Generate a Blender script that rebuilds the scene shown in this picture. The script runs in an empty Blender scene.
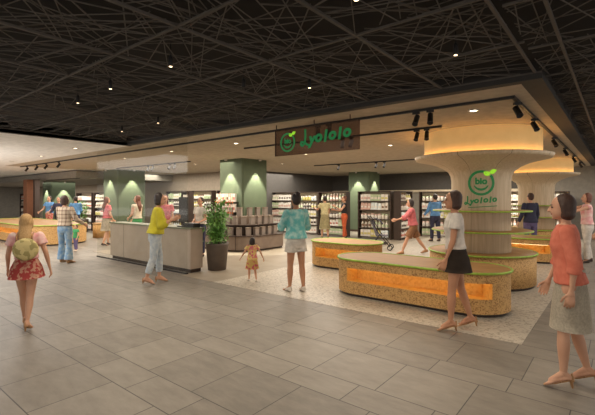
import bpy, bmesh, math, random
from mathutils import Vector, Matrix, noise
PI = math.pi
R = math.radians
S = bpy.context.scene
COL = S.collection
random.seed(7)

# ---------------------------------------------------------------- camera, world, exposure
cam_d = bpy.data.cameras.new('camera'); cam = bpy.data.objects.new('camera', cam_d); COL.objects.link(cam)
cam_d.sensor_width = 36; cam_d.lens = 36 * 400 / 595; cam_d.shift_y = -9.5 / 595
cam_d.clip_start = .05; cam_d.clip_end = 200
cam.location = (0, 0, 1.6); cam.rotation_euler = (R(90), 0, R(38.8))
S.camera = cam
S.view_settings.view_transform = 'Standard'; S.view_settings.look = 'None'
S.view_settings.exposure = 0.62; S.view_settings.gamma = 1; S.view_settings.use_curve_mapping = False
W = bpy.data.worlds.new('world'); S.world = W; W.use_nodes = True
W.node_tree.nodes['Background'].inputs[0].default_value = (1.0, .93, .86, 1)
W.node_tree.nodes['Background'].inputs[1].default_value = .8
LAMP_W = 15          # watt of one recessed store downlight
MALL_W = 30          # watt of one mall pendant

def area(name, loc, size, sizey, energy, col=(1, .9, .8), rot=(0, 0, 0)):
    l = bpy.data.lights.new(name, 'AREA'); l.shape = 'RECTANGLE'; l.size = size; l.size_y = sizey
    l.energy = energy; l.color = col
    o = bpy.data.objects.new(name, l); COL.objects.link(o); o.location = loc; o.rotation_euler = rot
    return o
# added area lights without fixtures that fill the hall, the shop and the concourse
area('mall_fill', (-2.6, .6, 2.8), 7, 5, 36)
area('mall_fill', (-13, 1.5, 2.78), 7, 5, 260, (1, .95, .9))
area('shop_fill', (-6.0, 9.6, 2.75), 4.4, 6, 165, (1, .88, .74))
area('shop_fill', (-12.5, 7.6, 2.75), 6, 2.2, 170, (1, .88, .74))
area('shop_fill', (-19, 6.2, 2.45), 6, 2.6, 50, (1, .9, .78))
area('shop_fill', (-11.5, 14.2, 2.75), 5, 2.6, 200, (1, .92, .8))
area('shop_fill', (-4.5, 16.6, 2.75), 5, 2.4, 190, (1, .92, .8))
area('shop_fill', (-30, 9.9, 2.45), 13, 3, 260, (1, .93, .84))
area('mall_fill_up', (-18, .5, 1.0), 12, 6, 230, (1, .95, .9), (PI, 0, 0))  # added upward fill, out of view, to brighten the white ceiling
area('shop_fill', (-20, 8.0, 2.44), 4.4, .5, 70, (1, .94, .84))
area('shop_fill', (-15.8, 11.2, 2.78), 6, .8, 110, (1, .94, .84))
area('concourse_fill', (1.2, 12, 2.8), 2.5, 12, 140, (1, .92, .84))

# ---------------------------------------------------------------- materials
def lin(c):
    return tuple(((v / 255) / 12.92 if v / 255 <= .04045 else ((v / 255 + .055) / 1.055) ** 2.4) for v in c) + (1,)
MATS = {}
def mat(name, col, rough=.6, col2=None, scale=8, detail=3, stretch=(1, 1, 1), bump=0, metal=0, emit=None, estr=0,
        kind='noise', lo=.35, hi=.65, spec=.5, coords='Object'):
    if name in MATS: return MATS[name]
    m = bpy.data.materials.new(name); m.use_nodes = True
    nt = m.node_tree; b = nt.nodes['Principled BSDF']
    b.inputs['Roughness'].default_value = rough; b.inputs['Metallic'].default_value = metal
    b.inputs['Specular IOR Level'].default_value = spec
    if col2 is None: col2 = tuple(v * .93 for v in col)
    tc = nt.nodes.new('ShaderNodeTexCoord'); mp = nt.nodes.new('ShaderNodeMapping'); mp.inputs['Scale'].default_value = stretch
    nt.links.new(tc.outputs[coords], mp.inputs[0])
    if kind == 'noise':
        t = nt.nodes.new('ShaderNodeTexNoise'); t.inputs['Scale'].default_value = scale; t.inputs['Detail'].default_value = detail
        out = t.outputs[0]
    elif kind == 'voronoi':
        t = nt.nodes.new('ShaderNodeTexVoronoi'); t.inputs['Scale'].default_value = scale
        sp = nt.nodes.new('ShaderNodeSeparateColor'); nt.links.new(t.outputs['Color'], sp.inputs[0]); out = sp.outputs[0]
    else:
        t = nt.nodes.new('ShaderNodeTexWave'); t.inputs['Scale'].default_value = scale; t.inputs['Distortion'].default_value = .6
        t.bands_direction = 'Z' if kind == 'waveZ' else 'X'
        out = t.outputs[1]
    nt.links.new(mp.outputs[0], t.inputs['Vector'])
    r = nt.nodes.new('ShaderNodeValToRGB'); r.color_ramp.elements[0].position = lo; r.color_ramp.elements[1].position = hi
    r.color_ramp.elements[0].color = lin(col); r.color_ramp.elements[1].color = lin(col2)
    nt.links.new(out, r.inputs[0]); nt.links.new(r.outputs[0], b.inputs['Base Color'])
    if bump:
        bp = nt.nodes.new('ShaderNodeBump'); bp.inputs['Strength'].default_value = bump; bp.inputs['Distance'].default_value = .01
        nt.links.new(out, bp.inputs['Height']); nt.links.new(bp.outputs[0], b.inputs['Normal'])
    if emit:
        b.inputs['Emission Color'].default_value = lin(emit); b.inputs['Emission Strength'].default_value = estr
    MATS[name] = m
    return m

def M(nt, op, a, b=None, c=None):
    n = nt.nodes.new('ShaderNodeMath'); n.operation = op
    for i, v in enumerate((a, b, c)):
        if v is None: continue
        if isinstance(v, (int, float)): n.inputs[i].default_value = v
        else: nt.links.new(v, n.inputs[i])
    return n.outputs[0]
def mixc(nt, f, a, b):
    n = nt.nodes.new('ShaderNodeMix'); n.data_type = 'RGBA'
    if isinstance(f, (int, float)): n.inputs[0].default_value = f
    else: nt.links.new(f, n.inputs[0])
    for i, v in ((6, a), (7, b)):
        if isinstance(v, tuple): n.inputs[i].default_value = v
        else: nt.links.new(v, n.inputs[i])
    return n.outputs[2]

def tile_floor():
    m = bpy.data.materials.new('slate_tiles'); m.use_nodes = True; nt = m.node_tree; b = nt.nodes['Principled BSDF']
    tc = nt.nodes.new('ShaderNodeTexCoord'); sx = nt.nodes.new('ShaderNodeSeparateXYZ'); nt.links.new(tc.outputs['Object'], sx.inputs[0])
    X, Y = sx.outputs[0], sx.outputs[1]
    v = M(nt, 'DIVIDE', M(nt, 'ADD', Y, 100 * .97 - 1.05), .97)
    cell = M(nt, 'FLOOR', v); f = M(nt, 'MULTIPLY', M(nt, 'FRACT', v), .97)
    band = M(nt, 'GREATER_THAN', f, .65)
    row = M(nt, 'ADD', M(nt, 'MULTIPLY', cell, 2), band)
    rl = M(nt, 'SUBTRACT', f, M(nt, 'MULTIPLY', band, .65))
    wn = nt.nodes.new('ShaderNodeTexWhiteNoise'); wn.noise_dimensions = '1D'; nt.links.new(row, wn.inputs['W'])
    u = M(nt, 'DIVIDE', M(nt, 'ADD', M(nt, 'ADD', X, 200), M(nt, 'MULTIPLY', wn.outputs[0], .65)), .65)
    ci = M(nt, 'FLOOR', u); ul = M(nt, 'MULTIPLY', M(nt, 'FRACT', u), .65)
    joint = M(nt, 'MAXIMUM', M(nt, 'LESS_THAN', ul, .008), M(nt, 'LESS_THAN', rl, .009))
    cb = nt.nodes.new('ShaderNodeCombineXYZ'); nt.links.new(row, cb.inputs[0]); nt.links.new(ci, cb.inputs[1])
    w2 = nt.nodes.new('ShaderNodeTexWhiteNoise'); nt.links.new(cb.outputs[0], w2.inputs[0])
    mp = nt.nodes.new('ShaderNodeMapping'); mp.inputs['Scale'].default_value = (1.2, 3.2, 1); mp.inputs['Rotation'].default_value = (0, 0, .5)
    nt.links.new(tc.outputs['Object'], mp.inputs[0])
    ns = nt.nodes.new('ShaderNodeTexNoise'); ns.inputs['Scale'].default_value = 2.6; ns.inputs['Detail'].default_value = 9; ns.inputs['Roughness'].default_value = .68
    nt.links.new(mp.outputs[0], ns.inputs['Vector'])
    t = M(nt, 'ADD', M(nt, 'MULTIPLY', w2.outputs[0], .22), M(nt, 'MULTIPLY', ns.outputs[0], .9))
    rp = nt.nodes.new('ShaderNodeValToRGB'); nt.links.new(t, rp.inputs[0])
    rp.color_ramp.elements[0].position = .25; rp.color_ramp.elements[0].color = lin((106, 99, 90))
    rp.color_ramp.elements[1].position = .95; rp.color_ramp.elements[1].color = lin((150, 141, 128))
    nt.links.new(mixc(nt, joint, rp.outputs[0], lin((66, 61, 56))), b.inputs['Base Color'])
    b.inputs['Roughness'].default_value = .48; b.inputs['Specular IOR Level'].default_value = .4
    bp = nt.nodes.new('ShaderNodeBump'); bp.inputs['Strength'].default_value = .25; bp.inputs['Distance'].default_value = .01
    nt.links.new(M(nt, 'SUBTRACT', ns.outputs[0], M(nt, 'MULTIPLY', joint, .5)), bp.inputs['Height']); nt.links.new(bp.outputs[0], b.inputs['Normal'])
    return m

def ring_wood():
    m = bpy.data.materials.new('bent_veneer'); m.use_nodes = True; nt = m.node_tree; b = nt.nodes['Principled BSDF']
    tc = nt.nodes.new('ShaderNodeTexCoord'); sx = nt.nodes.new('ShaderNodeSeparateXYZ'); nt.links.new(tc.outputs['Object'], sx.inputs[0])
    a = M(nt, 'ARCTAN2', sx.outputs[1], sx.outputs[0])
    k = M(nt, 'FRACT', M(nt, 'ADD', M(nt, 'MULTIPLY', a, 9 / (2 * PI)), 20.33))
    seam = M(nt, 'LESS_THAN', k, .012)
    mp = nt.nodes.new('ShaderNodeMapping'); mp.inputs['Scale'].default_value = (9, 9, .6); nt.links.new(tc.outputs['Object'], mp.inputs[0])
    ns = nt.nodes.new('ShaderNodeTexNoise'); ns.inputs['Scale'].default_value = 3; ns.inputs['Detail'].default_value = 5; nt.links.new(mp.outputs[0], ns.inputs['Vector'])
    rp = nt.nodes.new('ShaderNodeValToRGB'); nt.links.new(ns.outputs[0], rp.inputs[0])
    rp.color_ramp.elements[0].position = .3; rp.color_ramp.elements[0].color = lin((192, 170, 138))
    rp.color_ramp.elements[1].position = .7; rp.color_ramp.elements[1].color = lin((212, 192, 160))
    nt.links.new(mixc(nt, seam, rp.outputs[0], lin((120, 98, 72))), b.inputs['Base Color']); b.inputs['Roughness'].default_value = .55
    return m

def checks():
    m = bpy.data.materials.new('checked_cotton'); m.use_nodes = True; nt = m.node_tree; b = nt.nodes['Principled BSDF']
    tc = nt.nodes.new('ShaderNodeTexCoord'); sx = nt.nodes.new('ShaderNodeSeparateXYZ'); nt.links.new(tc.outputs['Object'], sx.inputs[0])
    g = [M(nt, 'LESS_THAN', M(nt, 'FRACT', M(nt, 'MULTIPLY', sx.outputs[i], 11)), .28) for i in (0, 2)]
    t = M(nt, 'MULTIPLY', M(nt, 'ADD', g[0], g[1]), .5)
    nt.links.new(mixc(nt, t, lin((205, 185, 160)), lin((112, 82, 66))), b.inputs['Base Color']); b.inputs['Roughness'].default_value = .85
    return m

def glassy(name, tint, f=.06, alpha=.0):
    m = bpy.data.materials.new(name); m.use_nodes = True; nt = m.node_tree; nt.nodes.remove(nt.nodes['Principled BSDF'])
    tr = nt.nodes.new('ShaderNodeBsdfTransparent'); tr.inputs[0].default_value = tint
    gl = nt.nodes.new('ShaderNodeBsdfGlossy'); gl.inputs['Roughness'].default_value = .02
    df = nt.nodes.new('ShaderNodeBsdfDiffuse'); df.inputs[0].default_value = lin((110, 88, 74))
    mx = nt.nodes.new('ShaderNodeMixShader'); mx.inputs[0].default_value = f
    m2 = nt.nodes.new('ShaderNodeMixShader'); m2.inputs[0].default_value = alpha
    nt.links.new(tr.outputs[0], mx.inputs[1]); nt.links.new(gl.outputs[0], mx.inputs[2])
    nt.links.new(mx.outputs[0], m2.inputs[1]); nt.links.new(df.outputs[0], m2.inputs[2])
    nt.links.new(m2.outputs[0], nt.nodes['Material Output'].inputs[0])
    return m

m_tile = tile_floor(); m_ring = ring_wood(); m_check = checks()
m_glass = glassy('clear_glass', (.95, .95, .93, 1), .025)
m_signpanel = glassy('smoked_panel', (.72, .64, .6, 1), .03, .35)
m_black = mat('matt_black', (26, 24, 23), .5)
m_void = mat('ceiling_void', (40, 37, 35), .95)
m_lat = mat('lattice_grey', (98, 92, 86), .8)
m_beam = mat('lattice_beam', (92, 86, 80), .75)
m_border = mat('ceiling_border', (52, 49, 46), .7)
m_ceilshop = mat('shop_ceiling_paint', (182, 168, 148), .9)
m_ceilmall = mat('white_ceiling_paint', (236, 232, 226), .9)
m_green = mat("sage_plaster", (84, 95, 73), .85, (78, 89, 68), scale=3)
m_wall = mat('taupe_plaster', (150, 136, 118), .9)
m_wallgrey = mat('grey_plaster', (140, 134, 124), .9)
m_dark = mat('charcoal_band', (74, 70, 66), .8)
m_cream = mat('cream_board', (205, 190, 165), .8)
m_terr = mat('terrazzo', (184, 174, 158), .45, (146, 136, 120), scale=38, kind='voronoi', lo=.55, hi=.9)
m_beige = mat('beige_floor', (152, 140, 122), .5, (142, 130, 113), scale=3)
m_osb = mat('pressed_cork', (204, 162, 102), .75, (146, 104, 58), scale=70, kind='voronoi', lo=.5, hi=1.0, bump=.15)
m_wood = mat('oak_veneer', (172, 130, 76), .55, (154, 112, 60), scale=2.5, stretch=(1, 9, 6), detail=5)
m_niche = mat('orange_plywood', (236, 186, 96), .55, (222, 166, 78), scale=30, kind='voronoi', lo=.3, hi=.9)
m_lime = mat('lime_edge', (164, 196, 72), .5, (140, 174, 60), scale=14)
m_counter = mat('grey_laminate', (176, 160, 144), .6, (168, 152, 136), scale=4)
m_ctop = mat('counter_top', (120, 124, 98), .5)
m_shelf = mat('brown_shelf', (62, 46, 36), .6)
m_tier = mat('taupe_laminate', (124, 108, 94), .6, (114, 98, 86), scale=5)
m_box = mat('grey_box', (136, 124, 114), .7, (124, 112, 102), scale=5)
m_pot = mat('taupe_pot', (96, 84, 74), .65, (86, 75, 66), scale=6)
m_soil = mat('soil', (50, 38, 30), .95)
m_leaf = mat('fresh_leaf', (92, 146, 62), .5, (136, 182, 92), scale=5)
m_stem = mat('stem', (92, 84, 48), .8)
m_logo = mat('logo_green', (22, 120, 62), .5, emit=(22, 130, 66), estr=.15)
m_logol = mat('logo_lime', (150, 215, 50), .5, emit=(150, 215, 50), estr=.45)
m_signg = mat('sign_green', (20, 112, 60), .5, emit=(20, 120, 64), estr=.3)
m_drum = mat('fabric_drum', (214, 178, 122), .9, (206, 168, 112), scale=4, emit=(236, 190, 120), estr=.22)
m_led = mat('warm_led', (255, 210, 140), .5, emit=(255, 200, 124), estr=9)
m_led2 = mat('niche_led', (255, 226, 170), .5, emit=(255, 222, 160), estr=4)
m_lamp = mat('lamp_lens', (255, 240, 215), .5, emit=(255, 236, 205), estr=9)
m_metal = mat('dark_metal', (52, 48, 45), .4, metal=.6)
m_pend = mat('pendant_lens', (255, 225, 180), .5, emit=(255, 222, 176), estr=3)
m_trim = mat('white_ring', (200, 192, 180), .5)
m_brown = mat('brown_pillar', (128, 82, 56), .8)

# ---------------------------------------------------------------- mesh helpers
def link_mesh(name, bm, mats, parent=None, smooth=False):
    me = bpy.data.meshes.new(name); bmesh.ops.recalc_face_normals(bm, faces=bm.faces); bm.to_mesh(me); bm.free()
    for m in (mats if isinstance(mats, (list, tuple)) else [mats]): me.materials.append(m)
    if smooth:
        for p in me.polygons: p.use_smooth = True
    o = bpy.data.objects.new(name, me); COL.objects.link(o)
    if parent: o.parent = parent
    return o
def tag(o, label=None, cat=None, group=None, kind=None):
    if label: o['label'] = label
    if cat: o['category'] = cat
    if group: o['group'] = group
    if kind: o['kind'] = kind
    return o
def empty(name, loc, rz, label, cat, group=None):
    o = bpy.data.objects.new(name, None); COL.objects.link(o); o.location = loc; o.rotation_euler = (0, 0, rz)
    o.empty_display_size = .1
    return tag(o, label, cat, group)
def struct(name, bm, m, parent=None, kind='structure'):
    o = link_mesh(name, bm, m, parent); o['kind'] = kind; return o
def box(bm, x0, x1, y0, y1, z0, z1, mi=0):
    v = [bm.verts.new(p) for p in ((x0, y0, z0), (x1, y0, z0), (x1, y1, z0), (x0, y1, z0), (x0, y0, z1), (x1, y0, z1), (x1, y1, z1), (x0, y1, z1))]
    for f in ((0, 3, 2, 1), (4, 5, 6, 7), (0, 1, 5, 4), (1, 2, 6, 5), (2, 3, 7, 6), (3, 0, 4, 7)):
        fc = bm.faces.new([v[i] for i in f]); fc.material_index = mi
    return v
def B(*a, **k):
    bm = bmesh.new(); box(bm, *a, **k); return bm
def bar(bm, p0, p1, w, h):
    p0, p1 = Vector(p0), Vector(p1); d = (p1 - p0).normalized()
    up = Vector((0, 0, 1)) if abs(d.z) < .95 else Vector((1, 0, 0))
    s = d.cross(up).normalized() * w / 2; u = s.cross(d).normalized() * h / 2
    v = [bm.verts.new(p + a * s + b * u) for p in (p0, p1) for a, b in ((-1, -1), (1, -1), (1, 1), (-1, 1))]
    for f in ((0, 1, 2, 3), (7, 6, 5, 4), (0, 4, 5, 1), (1, 5, 6, 2), (2, 6, 7, 3), (3, 7, 4, 0)): bm.faces.new([v[i] for i in f])
def lathe(bm, prof, c=(0, 0), seg=32, mi=0, close=True):
    rings = []
    for r, z in prof:
        rings.append([bm.verts.new((c[0] + r * math.cos(2 * PI * i / seg), c[1] + r * math.sin(2 * PI * i / seg), z)) for i in range(seg)])
    for a, b in zip(rings, rings[1:]):
        for i in range(seg):
            f = bm.faces.new((a[i], a[(i + 1) % seg], b[(i + 1) % seg], b[i])); f.material_index = mi; f.smooth = True
    if close:
        for r_ in (rings[0], rings[-1]):
            f = bm.faces.new(r_); f.material_index = mi
def prism(bm, poly, z0, z1, mi=0):
    a = [bm.verts.new((x, y, z0)) for x, y in poly]; b = [bm.verts.new((x, y, z1)) for x, y in poly]; n = len(poly)
    for i in range(n):
        f = bm.faces.new((a[i], a[(i + 1) % n], b[(i + 1) % n], b[i])); f.material_index = mi
    for r_ in (a, b): bm.faces.new(r_).material_index = mi
def tube(bm, pts, r, seg=8, closed=False, mi=0):
    n = len(pts); P = [Vector(p) for p in pts]; rings = []
    for i in range(n):
        t = (P[(i + 1) % n] - P[i - 1]) if (closed or 0 < i < n - 1) else (P[1] - P[0] if i == 0 else P[-1] - P[-2])
        t.normalize(); up = Vector((0, 0, 1)) if abs(t.z) < .9 else Vector((1, 0, 0))
        s = t.cross(up).normalized(); u = s.cross(t)
        rings.append([bm.verts.new(P[i] + r * (math.cos(2 * PI * k / seg) * s + math.sin(2 * PI * k / seg) * u)) for k in range(seg)])
    for i in range(n if closed else n - 1):
        a, b = rings[i], rings[(i + 1) % n]
        for k in range(seg):
            f = bm.faces.new((a[k], a[(k + 1) % seg], b[(k + 1) % seg], b[k])); f.smooth = True; f.material_index = mi
    if not closed:
        for r_ in (rings[0], rings[-1]): bm.faces.new(r_).material_index = mi

# ---------------------------------------------------------------- setting
CH = 2.84
struct('floor', B(-40, 8, -8, 26, -.1, 0), m_tile)
struct('floor_terrazzo', B(-6.0, -.83, 4.93, 18.9, 0, .004), m_terr)
struct('floor_beige', B(-7.05, -6.0, 4.93, 18.9, 0, .004), m_beige)
struct('floor_beige', B(-12.3, -7.05, 5.5, 12.5, 0, .004), m_beige)
struct('ceiling', B(-18.4, -.83, 4.92, 19.2, CH, CH + .3), m_ceilshop)
struct('ceiling_white', B(-40, -9, -8, 4.92, CH, CH + .3), m_ceilmall)
struct('ceiling_white', B(-40, -18.4, 4.92, 20, CH, CH + .3), m_ceilmall)
struct('trim_1', B(-40, -18.6, 7.6, 12.5, 2.5, 2.8), m_wallgrey)
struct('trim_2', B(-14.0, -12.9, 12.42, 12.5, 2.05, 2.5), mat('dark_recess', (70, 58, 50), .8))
struct('ceiling_void', B(-9.4, 8, -8, 4.92, 3.02, 3.1), m_void)
struct('ceiling_void', B(-.83, 8, 4.92, 26, 3.02, 3.1), m_void)
bm = bmesh.new()   # dark frame strip that closes the lattice along the shop, and the drop up to the void
box(bm, -9, -.62, 4.80, 4.92, CH, 3.5); box(bm, -.83, -.62, 4.92, 26, CH, 3.5); box(bm, -9.06, -9, -8, 4.92, CH - .01, 3.5)
struct('trim_3', bm, m_border)
# lattice: modules of thin rods crossing at every angle between square beams
bm = bmesh.new(); bmb = bmesh.new(); rnd = random.Random(11)
LZ = 2.91
def module(x0, y0, x1, y1, n):
    for k in range(n):
        def edge(e, t): return [(x0 + (x1 - x0) * t, y0), (x1, y0 + (y1 - y0) * t), (x0 + (x1 - x0) * t, y1), (x0, y0 + (y1 - y0) * t)][e]
        e0 = rnd.randrange(4); e1 = (e0 + rnd.choice((1, 2, 2, 3))) % 4
        a = edge(e0, rnd.random()); b = edge(e1, rnd.random())
        if (a[0] - b[0]) ** 2 + (a[1] - b[1]) ** 2 < .15: continue
        z = LZ + rnd.uniform(.0, .03)
        bar(bm, (a[0], a[1], z), (b[0], b[1], z + rnd.uniform(-.01, .01)), .0075, .006)
xs = [-.68 - .97 * k for k in range(9)]; xs[-1] = -8.98
ys = [4.80 - 1.0 * k for k in range(12)]
for i in range(len(xs) - 1):
    for j in range(len(ys) - 1):
        module(xs[i + 1], ys[j + 1], xs[i], ys[j], 24)
xr = [-.62 + .97 * k for k in range(5)]; yr = [-6 + 1.0 * k for k in range(31)]
for i in range(len(xr) - 1):
    for j in range(len(yr) - 1):
        module(xr[i], yr[j], xr[i + 1], yr[j + 1], 22)
# long crossing rods that run over several modules
for k in range(60):
    a = rnd.uniform(0, PI); cx, cy = rnd.uniform(-8, 0), rnd.uniform(-3, 4); l = 1.6
    p = [max(-8.9, min(-.7, cx + s * l * math.cos(a))) for s in (-1, 1)]; q = [max(-6, min(4.75, cy + s * l * math.sin(a))) for s in (-1, 1)]
    bar(bm, (p[0], q[0], LZ + .02), (p[1], q[1], LZ + .03), .010, .008)
struct('ceiling_lattice', bm, m_lat)
for x in xs: box(bmb, x - .012, x + .012, -6, 4.8, LZ - .012, LZ + .008)
for y in ys: box(bmb, -8.98, -.62, y - .010, y + .010, LZ - .010, LZ + .006)
for x in [-.38] + xr[1:]: box(bmb, x - .012, x + .012, -6, 25, LZ - .012, LZ + .008)
for y in yr: box(bmb, -.62, 3.3, y - .010, y + .010, LZ - .010, LZ + .006)
struct('ceiling_beams', bmb, m_beam)
# walls
struct('wall_back', B(-13, 8, 19.2, 19.4, 0, 3.5), m_wallgrey)
struct('wall_back_left', B(-40, -13, 12.5, 12.7, 0, CH), m_wall)
struct('wall_corner', B(-13, -12.8, 12.5, 19.2, 0, CH), m_dark)
struct('wall_left', B(-40, -39.8, -8, 12.5, 0, CH), m_wallgrey)
struct('trim_4', B(-12.8, -2.2, 19.12, 19.2, 2.0, CH), m_dark)
struct('trim_5', B(-12.8, -2.2, 19.08, 19.2, 1.88, 2.0), m_cream)

# ---------------------------------------------------------------- lamps
def spot_light(name, parent, loc, energy, angle, blend=.6, col=(1, .86, .68), rot=(0, 0, 0), r=.04):
    l = bpy.data.lights.new(name, 'SPOT'); l.energy = energy; l.spot_size = R(angle); l.spot_blend = blend; l.color = col; l.shadow_soft_size = r
    o = bpy.data.objects.new(name, l); COL.objects.link(o); o.parent = parent; o.location = loc; o.rotation_euler = rot
    return o
def downlight(x, y, z, label, group=None, e=None, lit=True):
    t = empty('ceiling_downlight', (x, y, z), 0, label, 'downlight', group)
    bm = bmesh.new(); lathe(bm, [(.05, 0), (.075, -.004), (.078, -.012), (.058, -.016), (.052, -.006)], seg=20, close=False)
    link_mesh('trim_ring', bm, m_trim, t)
    bm = bmesh.new(); lathe(bm, [(.053, -.002), (.05, -.008)], seg=20); link_mesh('lens', bm, m_lamp, t)
    spot_light('lamp_light', t, (0, 0, -.03), e or LAMP_W, 150, 1)
    return t
for x, y, lab in [(-1.6, 5.95, 'recessed downlight in beige shop ceiling in front of the round wooden drum'),
                  (-4.17, 8.65, 'recessed downlight in beige shop ceiling just left of the wooden drum'),
                  (-6.73, 6.16, 'recessed downlight in shop ceiling above the front green pillar, left of the hanging sign'),
                  (-6.88, 8.93, 'recessed downlight in shop ceiling just below the lettering of the hanging sign'),
                  (-9.4, 10.8, 'small recessed downlight right beside the top of the front green pillar'),
                  (-9.6, 12.6, 'small recessed downlight deep in the shop, behind the hanging sign'),
                  (-11.94, 6.31, 'recessed downlight above the green pillar behind the grey counter'),
                  (-9.2, 6.14, 'recessed downlight seen through glass above the grey counter'),
                  (-12.04, 9.03, 'recessed downlight left of the front green pillar beside the black track'),
                  (-14.41, 8.94, 'recessed downlight above the white packs behind the grey counter')]:
    downlight(x, y, CH, lab)
for x, y, lab in [(-10.51, 4.28, 'recessed downlight in white mall ceiling, rightmost of its three'),
                  (-13.29, 4.46, 'recessed downlight in white mall ceiling, middle of its three'),
                  (-15.86, 4.44, 'recessed downlight in white mall ceiling, leftmost of its three')]:
    downlight(x, y, CH, lab)
for x, y, lab in [(-3.19, 2.12, 'little pendant spot hanging from the black lattice, highest bright one on the left'),
                  (-4.36, 2.14, 'little pendant spot in the black lattice, second bright one from the top left'),
                  (-5.33, 2.2, 'little pendant spot in the black lattice, leftmost of all'),
                  (-5.75, 3.59, 'little pendant spot in the lattice near the ceiling corner, the brighter of two'),
                  (-6.99, 3.64, 'faint pendant spot in the lattice closest to the white ceiling corner'),
                  (-3.19, 3.03, 'dark pendant spot in the middle of the lattice, seen side on'),
                  (-2.63, 3.48, 'little pendant spot in the lattice just above the hanging green sign'),
                  (-1.07, 3.45, 'pendant spot in the lattice above the wooden drum column'),
                  (-1.24, 2.11, 'pendant spot in the lattice cut by the upper picture edge'),]:
    t = empty('pendant_spotlight', (x, y, 2.8), 0, lab, 'spotlight')
    bm = bmesh.new(); lathe(bm, [(.018, 0), (.02, .004), (.02, .08), (.008, .106)], seg=16); link_mesh('housing', bm, m_black, t)
    bm = bmesh.new(); lathe(bm, [(.005, .104), (.005, .222)], seg=8); link_mesh('stem', bm, m_black, t)
    bm = bmesh.new(); lathe(bm, [(.015, -.002), (.013, .002)], seg=16); link_mesh('lens', bm, m_metal if 'dark' in lab else m_pend, t)
    if 'dark' in lab: continue
    spot_light('lamp_light', t, (0, 0, -.02), MALL_W, 130)

def rail(name, p0, p1, label, z=CH):
    bm = bmesh.new(); bar(bm, (*p0, z - .018), (*p1, z - .018), .036, .034); o = link_mesh(name, bm, m_black)
    return tag(o, label, 'track rail')
rail('track_rail', (-18.3, 5.42), (-1.0, 5.42), 'long black lighting track running along the shop front behind the sign')
rail('track_rail', (-1.0, 5.40), (-1.0, 18.5), 'black lighting track running back along the right edge of the shop ceiling')
rail('track_rail', (-7.2, 6.86), (-2.36, 6.86), 'short black lighting track ending beside the wooden drum')
rail('track_rail', (-16.2, 8.2), (-11.2, 8.2), 'black lighting track behind the counter glass left of the front pillar')
rail('track_rail', (-9.0, 12.2), (-3.4, 12.2), 'black lighting track deep in the shop between bulk pillar and wooden column')
rail('track_rail', (-22.5, 7.8), (-18.7, 7.8), 'black lighting track on the far left before the soffit', z=2.5)
def track_spot(x, y, yaw, tilt, label, group=None, e=0, z=CH - .035):
    t = empty('track_spotlight', (x, y, z), yaw, label, 'spotlight', group)
    link_mesh('adapter', B(-.05, .05, -.018, .018, -.03, 0), m_black, t)
    bm = bmesh.new(); bar(bm, (0, 0, -.03), (0, 0, -.09), .014, .014); link_mesh('yoke', bm, m_black, t)
    bm = bmesh.new(); lathe(bm, [(.024, .075), (.036, .07), (.038, -.07), (.042, -.085), (.03, -.085), (.028, -.06)], seg=18)
    bmesh.ops.rotate(bm, verts=bm.verts, cent=(0, 0, 0), matrix=Matrix.Rotation(R(tilt), 3, 'X')); bmesh.ops.translate(bm, verts=bm.verts, vec=(0, 0, -.11))
    h = link_mesh('head', bm, m_black, t)
    if e:
        spot_light('lamp_light', t, (0, math.sin(R(tilt)) * .09, -.11 - .09 * math.cos(R(tilt))), e, 70, rot=(R(tilt), 0, 0))
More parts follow.
